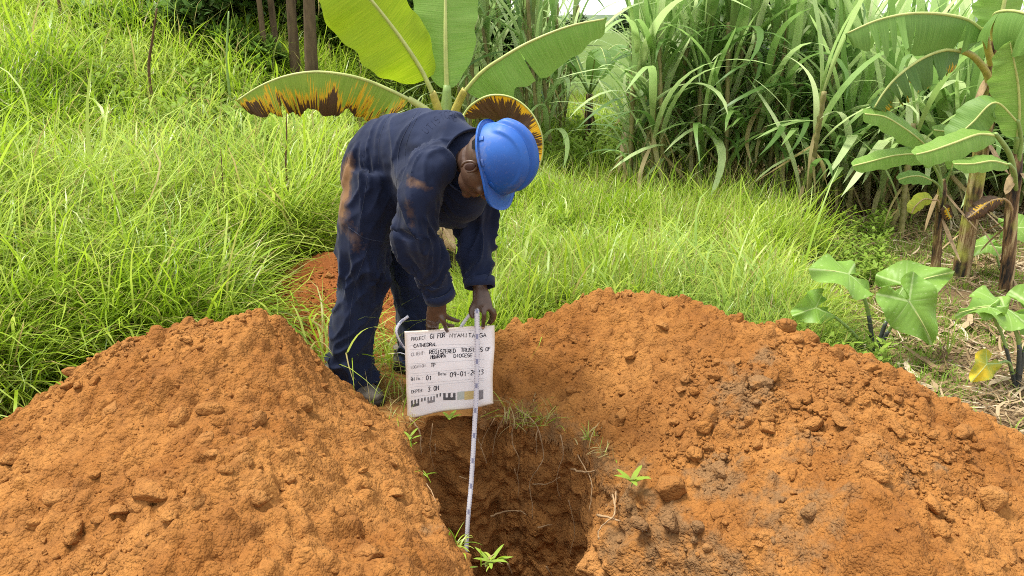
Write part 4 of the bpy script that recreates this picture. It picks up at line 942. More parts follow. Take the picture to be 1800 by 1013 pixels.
# ------------------------------------------------------------------ blades, straps, leaves
def blades(base, az, lean, bend, L, w, seg, rnd, dry=None, twist=None, curl=None):
    """n curved grass blades as one vertex block. lean/bend in radians from the vertical"""
    n = len(L); t = np.linspace(0, 1, seg+1)
    th = lean[:, None] + bend[:, None]*(t[None]**1.3)
    ds = (L/seg)[:, None]; sh = np.cumsum(np.c_[np.zeros(n), np.sin((th[:, 1:]+th[:, :-1])/2)*ds], 1); sz = np.cumsum(np.c_[np.zeros(n), np.cos((th[:, 1:]+th[:, :-1])/2)*ds], 1)
    az2 = az[:, None] + (curl[:, None]*t[None]**2 if curl is not None else 0)
    c = np.stack([sh*np.cos(az2), sh*np.sin(az2), sz], -1) + base[:, None]
    tw = (twist if twist is not None else rng.uniform(-.9, .9, n))[:, None]*(.4+t[None])
    sx = np.stack([-np.sin(az2), np.cos(az2), 0*az2], -1); up = np.stack([np.cos(th)*np.cos(az2), np.cos(th)*np.sin(az2), -np.sin(th)], -1); nn = np.cross(up, sx)
    s = sx*np.cos(tw)[..., None] + nn*np.sin(tw)[..., None]
    prof = np.minimum(1, .45+2.5*t)*np.sqrt(np.clip(1-t**2.2, 0, 1)); prof[-1] = 0
    wv = w[:, None]*prof[None]*.5
    a = c[:, :-1]-s[:, :-1]*wv[:, :-1, None]; b = c[:, :-1]+s[:, :-1]*wv[:, :-1, None]
    V = np.concatenate([np.stack([a, b], 2).reshape(n, 2*seg, 3), c[:, -1:]], 1)
    m_ = 2*seg+1; o = (np.arange(n)*m_)[:, None]; i = (np.arange(seg-1)*2)[None]
    Q = np.stack([o+i, o+i+1, o+i+3, o+i+2], -1).reshape(-1, 4); T = np.stack([o[:, 0]+2*seg-2, o[:, 0]+2*seg-1, o[:, 0]+2*seg], -1)
    hg = np.r_[np.repeat(t[:-1], 2), 1.]
    dr = np.zeros(n) if dry is None else dry
    return V.reshape(-1, 3), [Q, T], dict(rnd=np.repeat(rnd, m_), hgt=np.tile(hg, n), dry=np.repeat(dr, m_))
def tufts(x, y, nb, r, Lm, wm, leanm, bendm, seg, dryp, group_az=None, zoff=-.01):
    n = len(x)*nb; k = np.repeat(np.arange(len(x)), nb)
    a = rng.uniform(0, 6.283, n); q = np.abs(rng.normal(0, 1, n))*np.broadcast_to(r, (len(x),))[k]*.6
    bx, by = x[k]+q*np.cos(a), y[k]+q*np.sin(a); bz = gz(bx, by)+zoff
    az = a + rng.normal(0, .7, n)
    if group_az is not None: g = group_az[k]; az = np.where(rng.random(n) < .6, g+rng.normal(0, .7, n), az)
    ts = (rng.uniform(.7, 1.25, len(x))*(1+.35*fbm(x*1.1, y*1.1, o=2, s=48)))[k]
    L = np.broadcast_to(Lm, (len(x),))[k]*rng.uniform(.45, 1.15, n)*ts; w = np.broadcast_to(wm, (len(x),))[k]*rng.uniform(.5, 1.3, n)
    lean = np.abs(rng.normal(0, 1, n))*leanm + .05; bend = np.abs(rng.normal(bendm, .5, n))
    tr = np.clip((rng.uniform(0, .4, len(x)) + .3 + .35*fbm(x*.9, y*.9, o=2, s=31))[k] + rng.uniform(-.25, .3, n), 0, 1)
    dry = (rng.random(n) < dryp)*rng.uniform(.6, 1, n)
    return blades(np.stack([bx, by, bz], 1), az, lean, bend, L, w, seg, tr, dry, curl=rng.normal(0, .5, n))
def pick(n, x0, x1, y0, y1, dens, power=1.0):
    """random spots, thinner with distance, kept where dens(x, y, px, py) says"""
    t = rng.random(n*3); y = (y0**power + t*(y1**power-y0**power))**(1/power) if power else y0*np.exp(t*np.log(y1/y0))
    x = rng.uniform(x0, x1, n*3)*y
    px, py = proj(x, y, terrain(x, y)); ok = rng.random(n*3) < dens(x, y, px, py)
    return x[ok][:n], y[ok][:n]
def off_soil(x, y, m_=.0):
    bare = (hl(x, y, False) > terrain(x, y)+.0+m_) | (hr(x, y, False) > terrain(x, y)+m_) | (hb(x, y, False) > terrain(x, y)-.01+m_)
    return ~bare & (rim_dist(x, y) > .05)
def grass_obj(name, label, blocks, mat=GRASS):
    A = Acc()
    for V, f, at in blocks: A.add(V, f, **at)
    return tag(A.obj(name, mat), label, 'grass', kind='stuff')
LITE = 1.0
N_ = lambda n: int(n*LITE)
man_clear = lambda x, y: 1-.95*np.exp(-((x+.5)**2/.10+(y-2.85)**2/.12))
# big left meadow: near tall blades lying over each other
def d_left(x, y, px, py): return off_soil(x, y)*sstep(660, 560, px+0*y)*man_clear(x, y)*(x < -.3)
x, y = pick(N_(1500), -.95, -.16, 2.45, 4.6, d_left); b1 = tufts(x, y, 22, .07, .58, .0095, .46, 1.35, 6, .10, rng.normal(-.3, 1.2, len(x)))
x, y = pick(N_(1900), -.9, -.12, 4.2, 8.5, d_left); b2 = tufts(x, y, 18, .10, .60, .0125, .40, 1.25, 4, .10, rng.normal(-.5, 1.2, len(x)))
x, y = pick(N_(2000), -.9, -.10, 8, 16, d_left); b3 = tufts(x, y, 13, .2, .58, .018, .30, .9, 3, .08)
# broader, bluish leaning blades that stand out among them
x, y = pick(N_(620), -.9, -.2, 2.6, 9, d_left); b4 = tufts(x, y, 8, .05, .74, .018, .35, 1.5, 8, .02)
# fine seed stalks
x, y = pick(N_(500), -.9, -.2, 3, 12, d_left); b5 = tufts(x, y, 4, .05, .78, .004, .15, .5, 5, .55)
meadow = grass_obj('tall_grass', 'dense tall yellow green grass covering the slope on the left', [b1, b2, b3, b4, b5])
# strands drooping over the left heap
pts = [(px, py) for px, py in [(15, 665), (60, 660), (120, 640), (150, 610), (210, 585), (280, 560), (330, 548), (390, 535), (480, 545), (525, 575), (30, 640), (90, 620), (545, 600), (560, 640), (440, 532)]]
w3 = np.array([G(a, b+25, .12) for a, b in pts]); k = np.repeat(np.arange(len(w3)), 9)
V, f, at = blades(w3[k]+rng.normal(size=(len(k), 3))*(.08, .05, .0)+(0, .12, .02), rng.normal(-1.2, .9, len(k)), rng.uniform(.5, 1.1, len(k)), rng.uniform(.7, 1.5, len(k)), rng.uniform(.3, .6, len(k)), rng.uniform(.006, .013, len(k)), 9, rng.random(len(k)), (rng.random(len(k)) < .15)*.8)
over = grass_obj('drooping_grass', 'long pale grass blades drooping over the edge of the left heap', [(V, f, at)])
# middle meadow behind the right heap
def d_mid(x, y, px, py):
    r = off_soil(x, y)*sstep(640, 720, px)*sstep(1430, 1230, px-(py-400)*.6)
    r = r*(.22+.78*(fbm(x*1.7, y*1.7, o=2, s=47) > -.12+.5*sstep(1000, 1300, px)))*np.where(px < 960, 1, np.where(py < 340, .25, 1))*(1-.9*np.exp(-((px-1010)/80)**2-((py-300)/40)**2))
    return r*man_clear(x, y)*sstep(6.3, 5.3, y-1.0*(px < 980))
x, y = pick(N_(1500), -.18, .46, 2.85, 4.4, d_mid); c1 = tufts(x, y, 24, .07, .23, .0066, .38, 1.0, 4, .05)
x, y = pick(N_(1700), -.16, .42, 4.2, 6.8, d_mid); c2 = tufts(x, y, 20, .11, .33, .0085, .32, .9, 4, .07, rng.normal(.3, .8, len(x)))
x, y = pick(N_(260), -.1, .40, 3.4, 6.6, d_mid); c3 = tufts(x, y, 6, .05, .5, .014, .3, 1.1, 6, .05)
x, y = pick(N_(260), -.16, .4, 3.2, 6.6, d_mid); c4 = tufts(x, y, 5, .04, .5, .003, .2, .5, 5, .7)
mid = grass_obj('meadow_grass', 'bright fine grass between the right heap and the tall cane', [c1, c2, c3, c4])
# beyond: verge at the gap and behind the man
def d_far(x, y, px, py): return off_soil(x, y)*sstep(560, 640, px)*sstep(1220, 1140, px)*(.35+.65*(vn(x*.9, y*.9, s=44) > -.1))*(1-.8*np.exp(-((px-1050)/110)**2-((py-285)/30)**2))
x, y = pick(N_(1500), -.26, .22, 6.6, 18, d_far); e1 = tufts(x, y, 14, .16, .36, .014, .35, .9, 4, .1)
far = grass_obj('far_grass', 'low green grass seen through the gap beyond the banana plant', [e1])
# green patches on the strawy ground at the right
def d_right(x, y, px, py): return off_soil(x, y)*sstep(1150, 1350, px)*(.06+.9*(fbm(x*1.6, y*1.6, o=2, s=45) > -.08))*sstep(6.3, 5.4, y)
x, y = pick(N_(2000), .2, .95, 2.2, 6.0, d_right); g1 = tufts(x, y, 12, .08, .085, .006, .6, .7, 3, .15)
x, y = pick(N_(160), .2, .9, 2.4, 6.0, lambda x, y, px, py: off_soil(x, y)*sstep(1250, 1400, px)); g2 = tufts(x, y, 8, .05, .2, .006, .5, .9, 4, .3)
patch_g = grass_obj('ground_cover', 'short patchy green weeds creeping over the strawy ground on the right', [g1, g2], WEEDM)
# soft broad-leaf weeds mixed in
def weed_block(x, y, nl, hgt, lw, seed):
    n = len(x)*nl; k = np.repeat(np.arange(len(x)), nl); j = np.tile(np.arange(nl), len(x))
    az = j*2.4 + rng.uniform(0, 6, len(x))[k]; z = gz(x, y)[k] + (j/nl)*hgt*rng.uniform(.6, 1.1, len(x))[k]
    b = np.stack([x[k], y[k], z], 1)+rng.normal(0, .008, (n, 3))
    return blades(b, az, rng.uniform(.6, 1.2, n), rng.uniform(.1, .9, n), np.full(n, lw*2.6)*rng.uniform(.6, 1.2, n), np.full(n, lw)*rng.uniform(.8, 1.2, n), 4, rng.random(n)*.6+.2, None, rng.normal(0, .2, n))
x, y = pick(N_(900), .02, .55, 2.9, 5.6, lambda x, y, px, py: off_soil(x, y)*(px > 940)*(px < 1560)*(fbm(x*2, y*2, o=2, s=9) > -.25)); h1 = weed_block(x, y, 14, .16, .018, 1)
x, y = pick(N_(260), -.6, -.12, 5.5, 9, lambda x, y, px, py: off_soil(x, y)*(fbm(x*.8, y*.8, o=2, s=19) > .1)); h2 = weed_block(x, y, 16, .4, .035, 2)
x, y = pick(N_(300), .0, .16, 7, 10, lambda x, y, px, py: off_soil(x, y)*(px > 940)); h3 = weed_block(x, y, 14, .3, .035, 2)
wd = Acc()
for V, f, at in (h1, h2, h3): wd.add(V, f, **at)
tag(wd.obj('broadleaf_weeds', WEEDM), 'small broad-leaved weeds scattered through the grass', 'weeds', kind='stuff')

# straw litter
def litter(n, dens, x0, x1, y0, y1, Ls, ws, zr=.03):
    x, y = pick(n, x0, x1, y0, y1, dens); n = len(x); b = np.stack([x, y, gz(x, y)+rng.uniform(0, zr, n)], 1)
    return blades(b, rng.uniform(0, 6.283, n), rng.uniform(1.3, 1.6, n), rng.normal(.0, .25, n), Ls*rng.uniform(.3, 1.2, n), ws*rng.uniform(.3, 1.3, n), 4, rng.random(n), None, rng.normal(0, .5, n), rng.normal(0, .8, n))
dl = lambda x, y, px, py: off_soil(x, y)*sstep(1180, 1480, px+(400-py)*.2)*(.35+.65*(fbm(x*1.3, y*1.3, o=2, s=60) > -.15))
A = Acc()
for blk in (litter(N_(5500), dl, .25, .95, 2.2, 6.8, .22, .012), litter(N_(700), dl, .25, .95, 2.2, 7, .25, .028),
            litter(N_(6000), lambda x, y, px, py: (px > 900)*sstep(4.8, 5.6, y)*off_soil(x, y), .0, .9, 5.3, 9.5, .35, .02, .06),
            litter(N_(1400), lambda x, y, px, py: (px > 940)*(px < 1130)*sstep(5.3, 5.8, y)*1.0, .02, .2, 5.3, 8, .3, .02, .06),
            litter(N_(1500), lambda x, y, px, py: np.exp(-((px-320)/70)**2-((py-60)/40)**2), -.6, -.2, 6.5, 10, .4, .02, .3),
            litter(N_(1500), lambda x, y, px, py: off_soil(x, y)*(px > 560)*(px < 1500), -.3, .5, 2.8, 6, .22, .004, .12)):
    A.add(blk[0], blk[1], rnd=blk[2]['rnd'])
tag(A.obj('straw_litter', STRAW), 'dry cane leaves and straw lying over the bare ground', 'straw', kind='stuff')

# rim tufts and sprouts round the pit
def rim_tuft(px, py, L, nb, lab, z=0.0, dry=.35, w=.0042, spread=.03, name='grass_tuft', lean=.9, bend=1.4):
    p = G(px, py, z); n = nb; b = p + rng.normal(size=(n, 3))*(spread, spread, .0)
    V, f, at = blades(b, rng.uniform(0, 6.283, n), np.abs(rng.normal(0, lean, n)), rng.uniform(.2, bend, n), L*rng.uniform(.4, 1.1, n), w*rng.uniform(.6, 1.4, n), 6, rng.random(n), (rng.random(n) < dry)*.9)
    return tag(obj(name, V, f, GRASS, None, attrs=at), lab, 'grass tuft')
for a in [(912, 735, .13, 70, 'ragged half-dry grass tuft hanging at the back rim of the pit beside the board', 0, .5, .0035, .045), (955, 742, .12, 45, 'thin grass tuft on the back right rim of the pit', 0, .4, .0035, .035),
          (700, 700, .20, 70, 'half-dry grass tuft between the front shoe and the board', 0, .45, .005, .06), (680, 640, .26, 60, 'tangled green grass tuft beside the near leg', 0, .3, .005, .08), (700, 735, .10, 40, 'dry grass fringe under the lower left corner of the board', 0, .7, .003, .05),
          (1040, 775, .09, 26, 'small green tuft rooted on the right shoulder of the pit', .01, .2, .005, .03), (1055, 800, .08, 18, 'yellowish tuft just above the sprout on the right of the pit', .02, .5, .005, .02),
          (720, 790, .07, 12, 'little green tuft on the left rim of the pit, nearest the board', 0, .1, .006, .015), (738, 835, .08, 12, 'green tuft halfway along the left rim of the pit', 0, .2, .006, .015),
          (800, 958, .08, 18, 'green tuft at the left rim beside the foot of the tape', 0, .2, .006, .02), (855, 992, .07, 12, 'pale green tuft low on the near rim of the pit', 0, .2, .008, .012), (600, 690, .13, 30, 'grass behind the heel of the front shoe', 0, .3, .005, .05),
          (665, 600, .24, 40, 'loose grass tuft between the two legs', 0, .4, .005, .06), (560, 660, .16, 45, 'green grass tuft behind the right flank of the left heap', .0, .2, .006, .06)]:
    rim_tuft(*a)
def sprout(px, py, z, nl, L, w, hgt, lab, name='sprout'):
    p = G(px, py, z); root = empty(name, p, lab, 'seedling')
    V, f = tube([p, p+(.004, 0, hgt*.6), p+(0, 0, hgt)], [.0022, .0018, .001], 6, 6); obj('stem', V, f, PETIOLE, root)
    for k in range(nl):
        b = p+(0, 0, hgt*(.45+.55*k/nl)); V, f, at = blades(b[None], np.array([k*2.4]), np.array([1.0]), np.array([.5]), np.array([L*random.uniform(.8, 1.2)]), np.array([w]), 6, np.array([.5]), None, np.array([.1]))
        obj('leaf', V, f, WEEDM, root, attrs=at)
sprout(1110, 855, .03, 6, .06, .018, .03, 'bright green seedling with pointed leaves on the right slope of the pit')
sprout(645, 672, .0, 9, .09, .016, .16, 'leafy green seedling standing against the near trouser leg'); sprout(790, 738, -.01, 4, .05, .016, .01, 'single small seedling under the bottom edge of the board')
sprout(862, 996, .0, 6, .06, .012, .02, 'pale seedling at the bottom of the near rim of the pit'); sprout(722, 778, .0, 4, .05, .012, .03, 'tiny seedling on the left rim of the pit under the board corner')

# ------------------------------------------------------------------ banana plants
def blade_leaf(mid, W, hint, mat, parent, n=56, m_=5, fold=(.25, .25), droop=(.2, .2), start=.0, wave=.012, wf=3.5, tears=(), tip=.9, pet=None, petr=(.016, .010), petmat=None, wl=(1, 1), seed=0, both=(True, True), name='leaf', ragged=0., tr=.004, wk=.33):
    wave = wave*min(1, W/.16)**1.5; r = np.random.default_rng(seed+900); c = catmull(mid, n); T = nrm(np.gradient(c, axis=0)); hh = np.broadcast_to(nrm(np.asarray(hint, float)), c.shape)
    S = nrm(np.cross(T, hh)); Nn = np.cross(S, T); L = np.r_[0, np.cumsum(np.linalg.norm(np.diff(c, axis=0), axis=1))]
    s = np.linspace(0, 1, n); q = np.clip((s-start)/(1-start), 0, 1)
    w = W*np.where(s <= start, 0, np.clip(np.sin(math.pi*np.clip(q, 0, 1)**tip), 0, 1)**wk); w = np.maximum(w, .0)
    w = w*(1+.05*np.sin(s*21+seed)+.03*np.sin(s*47+seed*2))
    A = Acc(); i0 = int(np.argmax(w > W*.02)); us = np.linspace(0, 1, m_+1)
    cuts = sorted([int(i0+(n-1-i0)*t) for t in tears]); segs = list(zip([i0]+cuts, cuts+[n-1]))
    for side, on in ((1, both[0]), (-1, both[1])):
        if not on: continue
        sd = 0 if side == 1 else 1
        for (a, b) in segs:
            if b-a < 2: continue
            extra = r.normal()*.22 if tears else 0; ix = np.arange(a, b+1)
            ph = fold[sd] + (droop[sd]+extra)*us[None] + 0*ix[:, None]
            du = np.diff(us, prepend=0)[None]*w[ix][:, None]*wl[sd]
            cx_, cz_ = np.cumsum(np.cos(ph)*du, 1), np.cumsum(np.sin(ph)*du, 1)
            wv = wave*np.sin(s[ix][:, None]*wf*6.28+side+seed)*us[None]**1.6 + wave*.5*np.sin(s[ix][:, None]*wf*15+seed)*us[None]**2
            P3 = c[ix][:, None] + side*S[ix][:, None]*cx_[..., None] - Nn[ix][:, None]*(cz_+wv)[..., None]
            if tears and (b-a) > 2:
                e = np.linspace(-1, 1, len(ix))[:, None]; P3 = P3 - T[ix][:, None]*(e*us[None]**1.5*.012)[..., None]
            if ragged: P3 = P3 - side*S[ix][:, None]*(np.abs(r.normal(0, ragged, len(ix)))[:, None]*us[None]**4)[..., None]
            P3 = P3 + T[ix][:, None]*(us[None]*.10*w[ix][:, None])[..., None]
            uv = np.stack(np.broadcast_arrays(L[ix][:, None]*4+seed*3.1+side*.37, us[None]), -1)
            k = m_+1; g = np.arange(len(ix)*k).reshape(len(ix), k)
            Q = np.stack([g[:-1, :-1], g[1:, :-1], g[1:, 1:], g[:-1, 1:]], -1).reshape(-1, 4)
            if side < 0: Q = Q[:, ::-1]
            A.add(P3.reshape(-1, 3), Q, uv=uv.reshape(-1, 2))
    lf = A.obj(name, mat, parent)
    V, f = tube(c[:-1:2] - Nn[:-1:2]*.002, np.linspace(petr[1]*.8, tr, len(c[:-1:2])), 8); obj('midrib', V, f, DRYSHEATH if petmat is DRYSHEATH else RIB, lf)
    if pet is not None:
        V, f = tube(list(pet)+[c[0], c[1]], np.linspace(petr[0], petr[1], len(pet)+2), 10, 16); obj('petiole', V, f, petmat or RIB, lf)
    return lf
def PP(*a): return [P(*q) for q in a]
def stemtube(root, pts, rad, mat, name='pseudostem', sheaths=0, seed=0):
    V, f = tube(pts, rad, 16, 30); V = V + (.10*vn(V[:, 0]*30, V[:, 1]*30, V[:, 2]*3, seed))[:, None]*np.array([.04, .04, 0]); o = obj(name, V, f, mat, root)
    c = catmull(pts, 20); r = np.random.default_rng(seed)
    for k in range(sheaths):
        i = r.integers(2, 15); a = r.uniform(0, 6.28); b = c[i]; L = r.uniform(.12, .3); rr = np.interp(i/19, np.linspace(0, 1, len(rad)), rad)
        V, f, at = blades((b+np.array([math.cos(a), math.sin(a), 0])*rr)[None], np.array([a]), np.array([r.uniform(2.2, 2.9)]), np.array([r.uniform(-.2, .3)]), np.array([L]), np.array([r.uniform(.03, .06)]), 7, np.array([.3]), None, np.array([r.uniform(-.6, .6)]))
        obj('dry_sheath', V, f, DRYSHEATH, root)
    return o
bc = P(778, 480, 4.1); bz0 = float(terrain(bc[0], bc[1])); bb = np.array([bc[0], bc[1], bz0])
ban = empty('banana_plant', bb, 'young banana plant behind the man, one scorched leaf hanging left, one browned leaf curling right', 'banana plant')
top = P(785, 215, 4.1)
stemtube(ban, [bb-(0, 0, .05), bb+(0, 0, .3), P(778, 330, 4.1), top], [.085, .075, .062, .045], PSEUDO, 'pseudostem', 7, 3)
V, f = tube([P(778, 300, 4.1), P(783, 230, 4.1), P(786, 150, 4.1)], [.055, .04, .02], 14, 16); obj('leaf_sheath', V, f, PETIOLE, ban)
blade_leaf(PP((762, 168, 4.05), (742, 125, 4.02), (715, 82, 3.98), (683, 38, 3.95), (640, -15, 3.92), (590, -70, 3.92), (545, -105, 3.95)), .235, (.25, -1, .25), BAN_BRIGHT, ban, start=.10, fold=(.15, -.10), droop=(.1, .2), pet=PP((776, 225, 4.1), (772, 200, 4.08)), petmat=YPET, petr=(.026, .016), wave=.018, wf=2.2, seed=1, wl=(.66, 1.0), wk=.42)
blade_leaf(PP((786, 168, 4.1), (784, 120, 4.1), (783, 60, 4.1), (783, 0, 4.12), (783, -80, 4.18), (782, -150, 4.3)), .168, (.05, -1, .1), BAN_PALE, ban, start=.04, fold=(.22, .22), droop=(.1, .1), pet=PP((785, 230, 4.1), (786, 200, 4.1)), petmat=PETIOLE, petr=(.03, .018), wave=.012, wf=3, seed=2, wk=.6)
blade_leaf(PP((815, 162, 4.02), (845, 128, 3.98), (880, 103, 3.94), (930, 74, 3.92), (1000, 46, 3.9), (1068, 32, 3.9)), .17, (.1, -.45, 1), BAN_PALE, ban, start=.0, fold=(.9, 1.0), droop=(.35, .3), pet=PP((788, 235, 4.1), (798, 200, 4.08)), petmat=YPET, petr=(.028, .014), wave=.014, wf=2.5, seed=3, tip=.78, wk=.38, wl=(1.1, .8), tears=(.52,))
blade_leaf(PP((722, 176, 3.98), (690, 160, 3.96), (645, 141, 3.95), (600, 130, 3.93), (550, 126, 3.92), (500, 134, 3.9), (455, 152, 3.88), (414, 178, 3.86)), .205, (.05, -.35, 1), BAN_BURN, ban, n=90, m_=7, start=.0, fold=(1.1, .95), droop=(.3, .2), pet=PP((775, 240, 4.08), (755, 200, 4.02)), petr=(.024, .012), wave=.014, wf=4, seed=4, tears=(.12, .78), ragged=.014, wk=.30, wl=(1., 1.0))
blade_leaf(PP((812, 206, 3.72), (830, 184, 3.70), (862, 168, 3.68), (900, 172, 3.66), (932, 196, 3.64), (951, 232, 3.62), (954, 268, 3.62), (946, 300, 3.62)), .17, (.0, -1, -.05), BAN_CURL, ban, n=70, start=.0, fold=(.2, .2), droop=(.35, .3), pet=PP((788, 250, 4.08), (798, 222, 3.9)), petr=(.02, .007), wave=.008, wf=6, seed=5, both=(True, False), ragged=.006, wk=.35, tr=.003)
# dead hanging leaves at its foot
for k, (pa, wd_) in enumerate([([(770, 380, 3.95), (764, 420, 3.9), (768, 465, 3.88)], .05), ([(795, 365, 3.95), (815, 378, 3.9), (835, 400, 3.88)], .05), ([(780, 400, 3.9), (792, 430, 3.86), (800, 440, 3.86)], .04)]):
    blade_leaf(PP(*pa), wd_, (0, -1, .2), banana_mat('dead_leaf', (.30, .2, .1), (.45, .33, .18), trans=.1) if k == 0 else bpy.data.materials['dead_leaf'], ban, n=20, m_=3, wave=.01, seed=20+k, ragged=.01, name='dead_leaf', petmat=DRYSHEATH, petr=(.008, .006), fold=(.4, .5))

def plantbase(px, py): p = G(px, py, .03); z = float(gz(p[0], p[1])); return np.array([p[0], p[1], z])
b1_ = plantbase(1690, 476); Y1 = b1_[1]
r1 = empty('banana_plant', b1_, 'tallest banana plant on the right with a dark stem and torn leaves arching left', 'banana plant')
stemtube(r1, [b1_-(0, 0, .04)] + PP((1700, 420, Y1), (1716, 320, Y1), (1733, 210, Y1), (1748, 110, Y1), (1752, 60, Y1)), [.050, .047, .042, .04, .037, .025], PSEUDO, 'pseudostem', 6, 5)
blade_leaf(PP((1730, 56, Y1-.05), (1700, 34, Y1-.1), (1650, 24, Y1-.15), (1595, 24, Y1-.2), (1540, 36, Y1-.22), (1485, 60, Y1-.22)), .20, (0, -.35, 1), BAN_GREEN, r1, fold=(.95, .8), droop=(.3, .3), pet=PP((1748, 130, Y1), (1738, 92, Y1-.02)), petmat=YPET, petr=(.022, .013), seed=11, tears=(.2, .55, .62, .68, .74, .8, .86), wave=.008)
blade_leaf(PP((1745, 40, Y1), (1752, 22, Y1-.15), (1790, 20, Y1-.35), (1840, 40, Y1-.5), (1890, 80, Y1-.6)), .19, (-.2, -.4, 1), BAN_GREEN, r1, fold=(.8, .7), droop=(.4, .3), pet=PP((1750, 90, Y1), (1748, 65, Y1)), petmat=YPET, petr=(.022, .013), seed=12, tears=(.3, .6, .8))
blade_leaf(PP((1690, 90, Y1-.1), (1660, 88, Y1-.15), (1620, 103, Y1-.2), (1580, 132, Y1-.25), (1555, 160, Y1-.27), (1535, 192, Y1-.28)), .16, (.1, -.4, 1), BAN_EDGE, r1, fold=(1.0, .9), droop=(.3, .3), pet=PP((1742, 165, Y1), (1735, 130, Y1-.03), (1712, 100, Y1-.07)), petmat=YPET, petr=(.022, .012), seed=13, tears=(.3, .45, .55, .65, .75, .85), ragged=.01)
blade_leaf(PP((1752, 60, Y1), (1762, 20, Y1), (1775, -40, Y1), (1795, -120, Y1+.1)), .14, (0, -1, .2), BAN_PALE, r1, fold=(.3, .3), pet=PP((1750, 120, Y1), (1751, 90, Y1)), petmat=PETIOLE, petr=(.03, .02), seed=14)
b2_ = plantbase(1772, 500); Y2 = b2_[1]
r2 = empty('banana_plant', b2_, 'banana plant at the right edge with one broad upright leaf and a yellowed hanging one', 'banana plant')
stemtube(r2, [b2_-(0, 0, .04)] + PP((1774, 440, Y2), (1778, 370, Y2), (1786, 300, Y2), (1790, 250, Y2)), [.037, .035, .032, .03, .018], PSEUDO, 'pseudostem', 5, 6)
blade_leaf(PP((1788, 245, Y2-.05), (1792, 200, Y2-.08), (1790, 150, Y2-.1), (1783, 110, Y2-.12), (1775, 72, Y2-.12)), .125, (-.2, -1, .1), BAN_PALE, r2, fold=(.15, .2), droop=(.2, .2), pet=PP((1786, 310, Y2), (1787, 275, Y2)), petmat=PETIOLE, petr=(.02, .01), seed=15, wk=.5, tip=.8)
blade_leaf(PP((1752, 238, Y2-.2), (1720, 236, Y2-.25), (1680, 250, Y2-.3), (1640, 264, Y2-.32), (1608, 272, Y2-.34)), .085, (.1, -.7, 1), BAN_PALE, r2, fold=(.2, .5), droop=(.3, .3), pet=PP((1786, 330, Y2), (1776, 275, Y2-.08)), petmat=PETIOLE, petr=(.016, .009), seed=16)
blade_leaf(PP((1775, 290, Y2-.25), (1745, 283, Y2-.3), (1710, 288, Y2-.33), (1676, 288, Y2-.35)), .05, (.1, -.9, .8), BAN_PALE, r2, fold=(.2, .3), pet=PP((1786, 340, Y2), (1784, 305, Y2-.12)), petmat=PETIOLE, petr=(.012, .007), seed=17)
blade_leaf(PP((1790, 215, Y2-.1), (1750, 180, Y2-.1), (1710, 215, Y2-.1), (1672, 250, Y2-.1)), .1, (.1, -.8, .9), BAN_GREEN, r2, fold=(.2, .5), pet=PP((1788, 300, Y2), (1795, 250, Y2-.05)), petmat=PETIOLE, petr=(.012, .007), seed=27, start=.3)
blade_leaf(PP((1765, 350, Y2-.1), (1745, 352, Y2-.12), (1722, 368, Y2-.14), (1700, 384, Y2-.15)), .06, (0, -.8, .8), BAN_DARKBURN, r2, fold=(.4, .5), pet=PP((1782, 380, Y2), (1775, 358, Y2-.05)), petmat=DRYSHEATH, petr=(.008, .005), seed=18, ragged=.01)
b3_ = plantbase(1645, 484); Y3 = b3_[1]
r3 = empty('banana_plant', b3_, 'smallest banana plant with a thin dark stem and narrow light green leaves', 'banana plant')
stemtube(r3, [b3_-(0, 0, .04)] + PP((1647, 440, Y3), (1650, 390, Y3), (1656, 340, Y3), (1658, 315, Y3)), [.028, .026, .022, .026, .012], PSEUDO, 'pseudostem', 3, 7)
blade_leaf(PP((1634, 262, Y3-.1), (1610, 240, Y3-.14), (1585, 222, Y3-.17), (1555, 205, Y3-.2), (1518, 200, Y3-.22)), .075, (.0, -.9, .7), BAN_PALE, r3, fold=(.2, .4), pet=PP((1656, 345, Y3), (1650, 300, Y3-.05)), petmat=PETIOLE, petr=(.012, .007), seed=19)
blade_leaf(PP((1640, 290, Y3-.1), (1620, 272, Y3-.15), (1575, 273, Y3-.2), (1530, 284, Y3-.25), (1498, 292, Y3-.27)), .06, (.0, -.9, .8), BAN_PALE, r3, fold=(.2, .4), pet=PP((1655, 350, Y3), (1652, 315, Y3-.05)), petmat=PETIOLE, petr=(.010, .006), seed=21)
blade_leaf(PP((1640, 318, Y3-.1), (1620, 310, Y3-.15), (1600, 310, Y3-.18), (1578, 316, Y3-.2)), .045, (.0, -.9, .8), BAN_GREEN, r3, fold=(.2, .4), pet=PP((1655, 355, Y3), (1652, 330, Y3-.05)), petmat=PETIOLE, petr=(.008, .005), seed=22)
blade_leaf(PP((1672, 300, Y3-.05), (1680, 260, Y3-.07), (1672, 235, Y3-.1), (1640, 228, Y3-.12)), .06, (.3, -.9, .5), BAN_PALE, r3, fold=(.3, .3), pet=PP((1657, 350, Y3), (1662, 325, Y3)), petmat=PETIOLE, petr=(.008, .005), seed=23)
blade_leaf(PP((1640, 352, Y3-.08), (1625, 350, Y3-.1), (1610, 362, Y3-.12), (1602, 376, Y3-.12)), .045, (0, -1, .4), banana_mat('banana_leaf_yellowing', (.28, .38, .05), (.45, .45, .06), trans=.4), r3, fold=(.2, .3), pet=PP((1652, 385, Y3), (1650, 355, Y3-.04)), petmat=DRYSHEATH, petr=(.006, .004), seed=24)
blade_leaf(PP((1658, 362, Y3-.05), (1664, 368, Y3-.06), (1668, 378, Y3-.06), (1672, 386, Y3-.06)), .035, (0, -1, .2), BAN_DARKBURN, r3, fold=(.3, .3), seed=25, petr=(.004, .003))
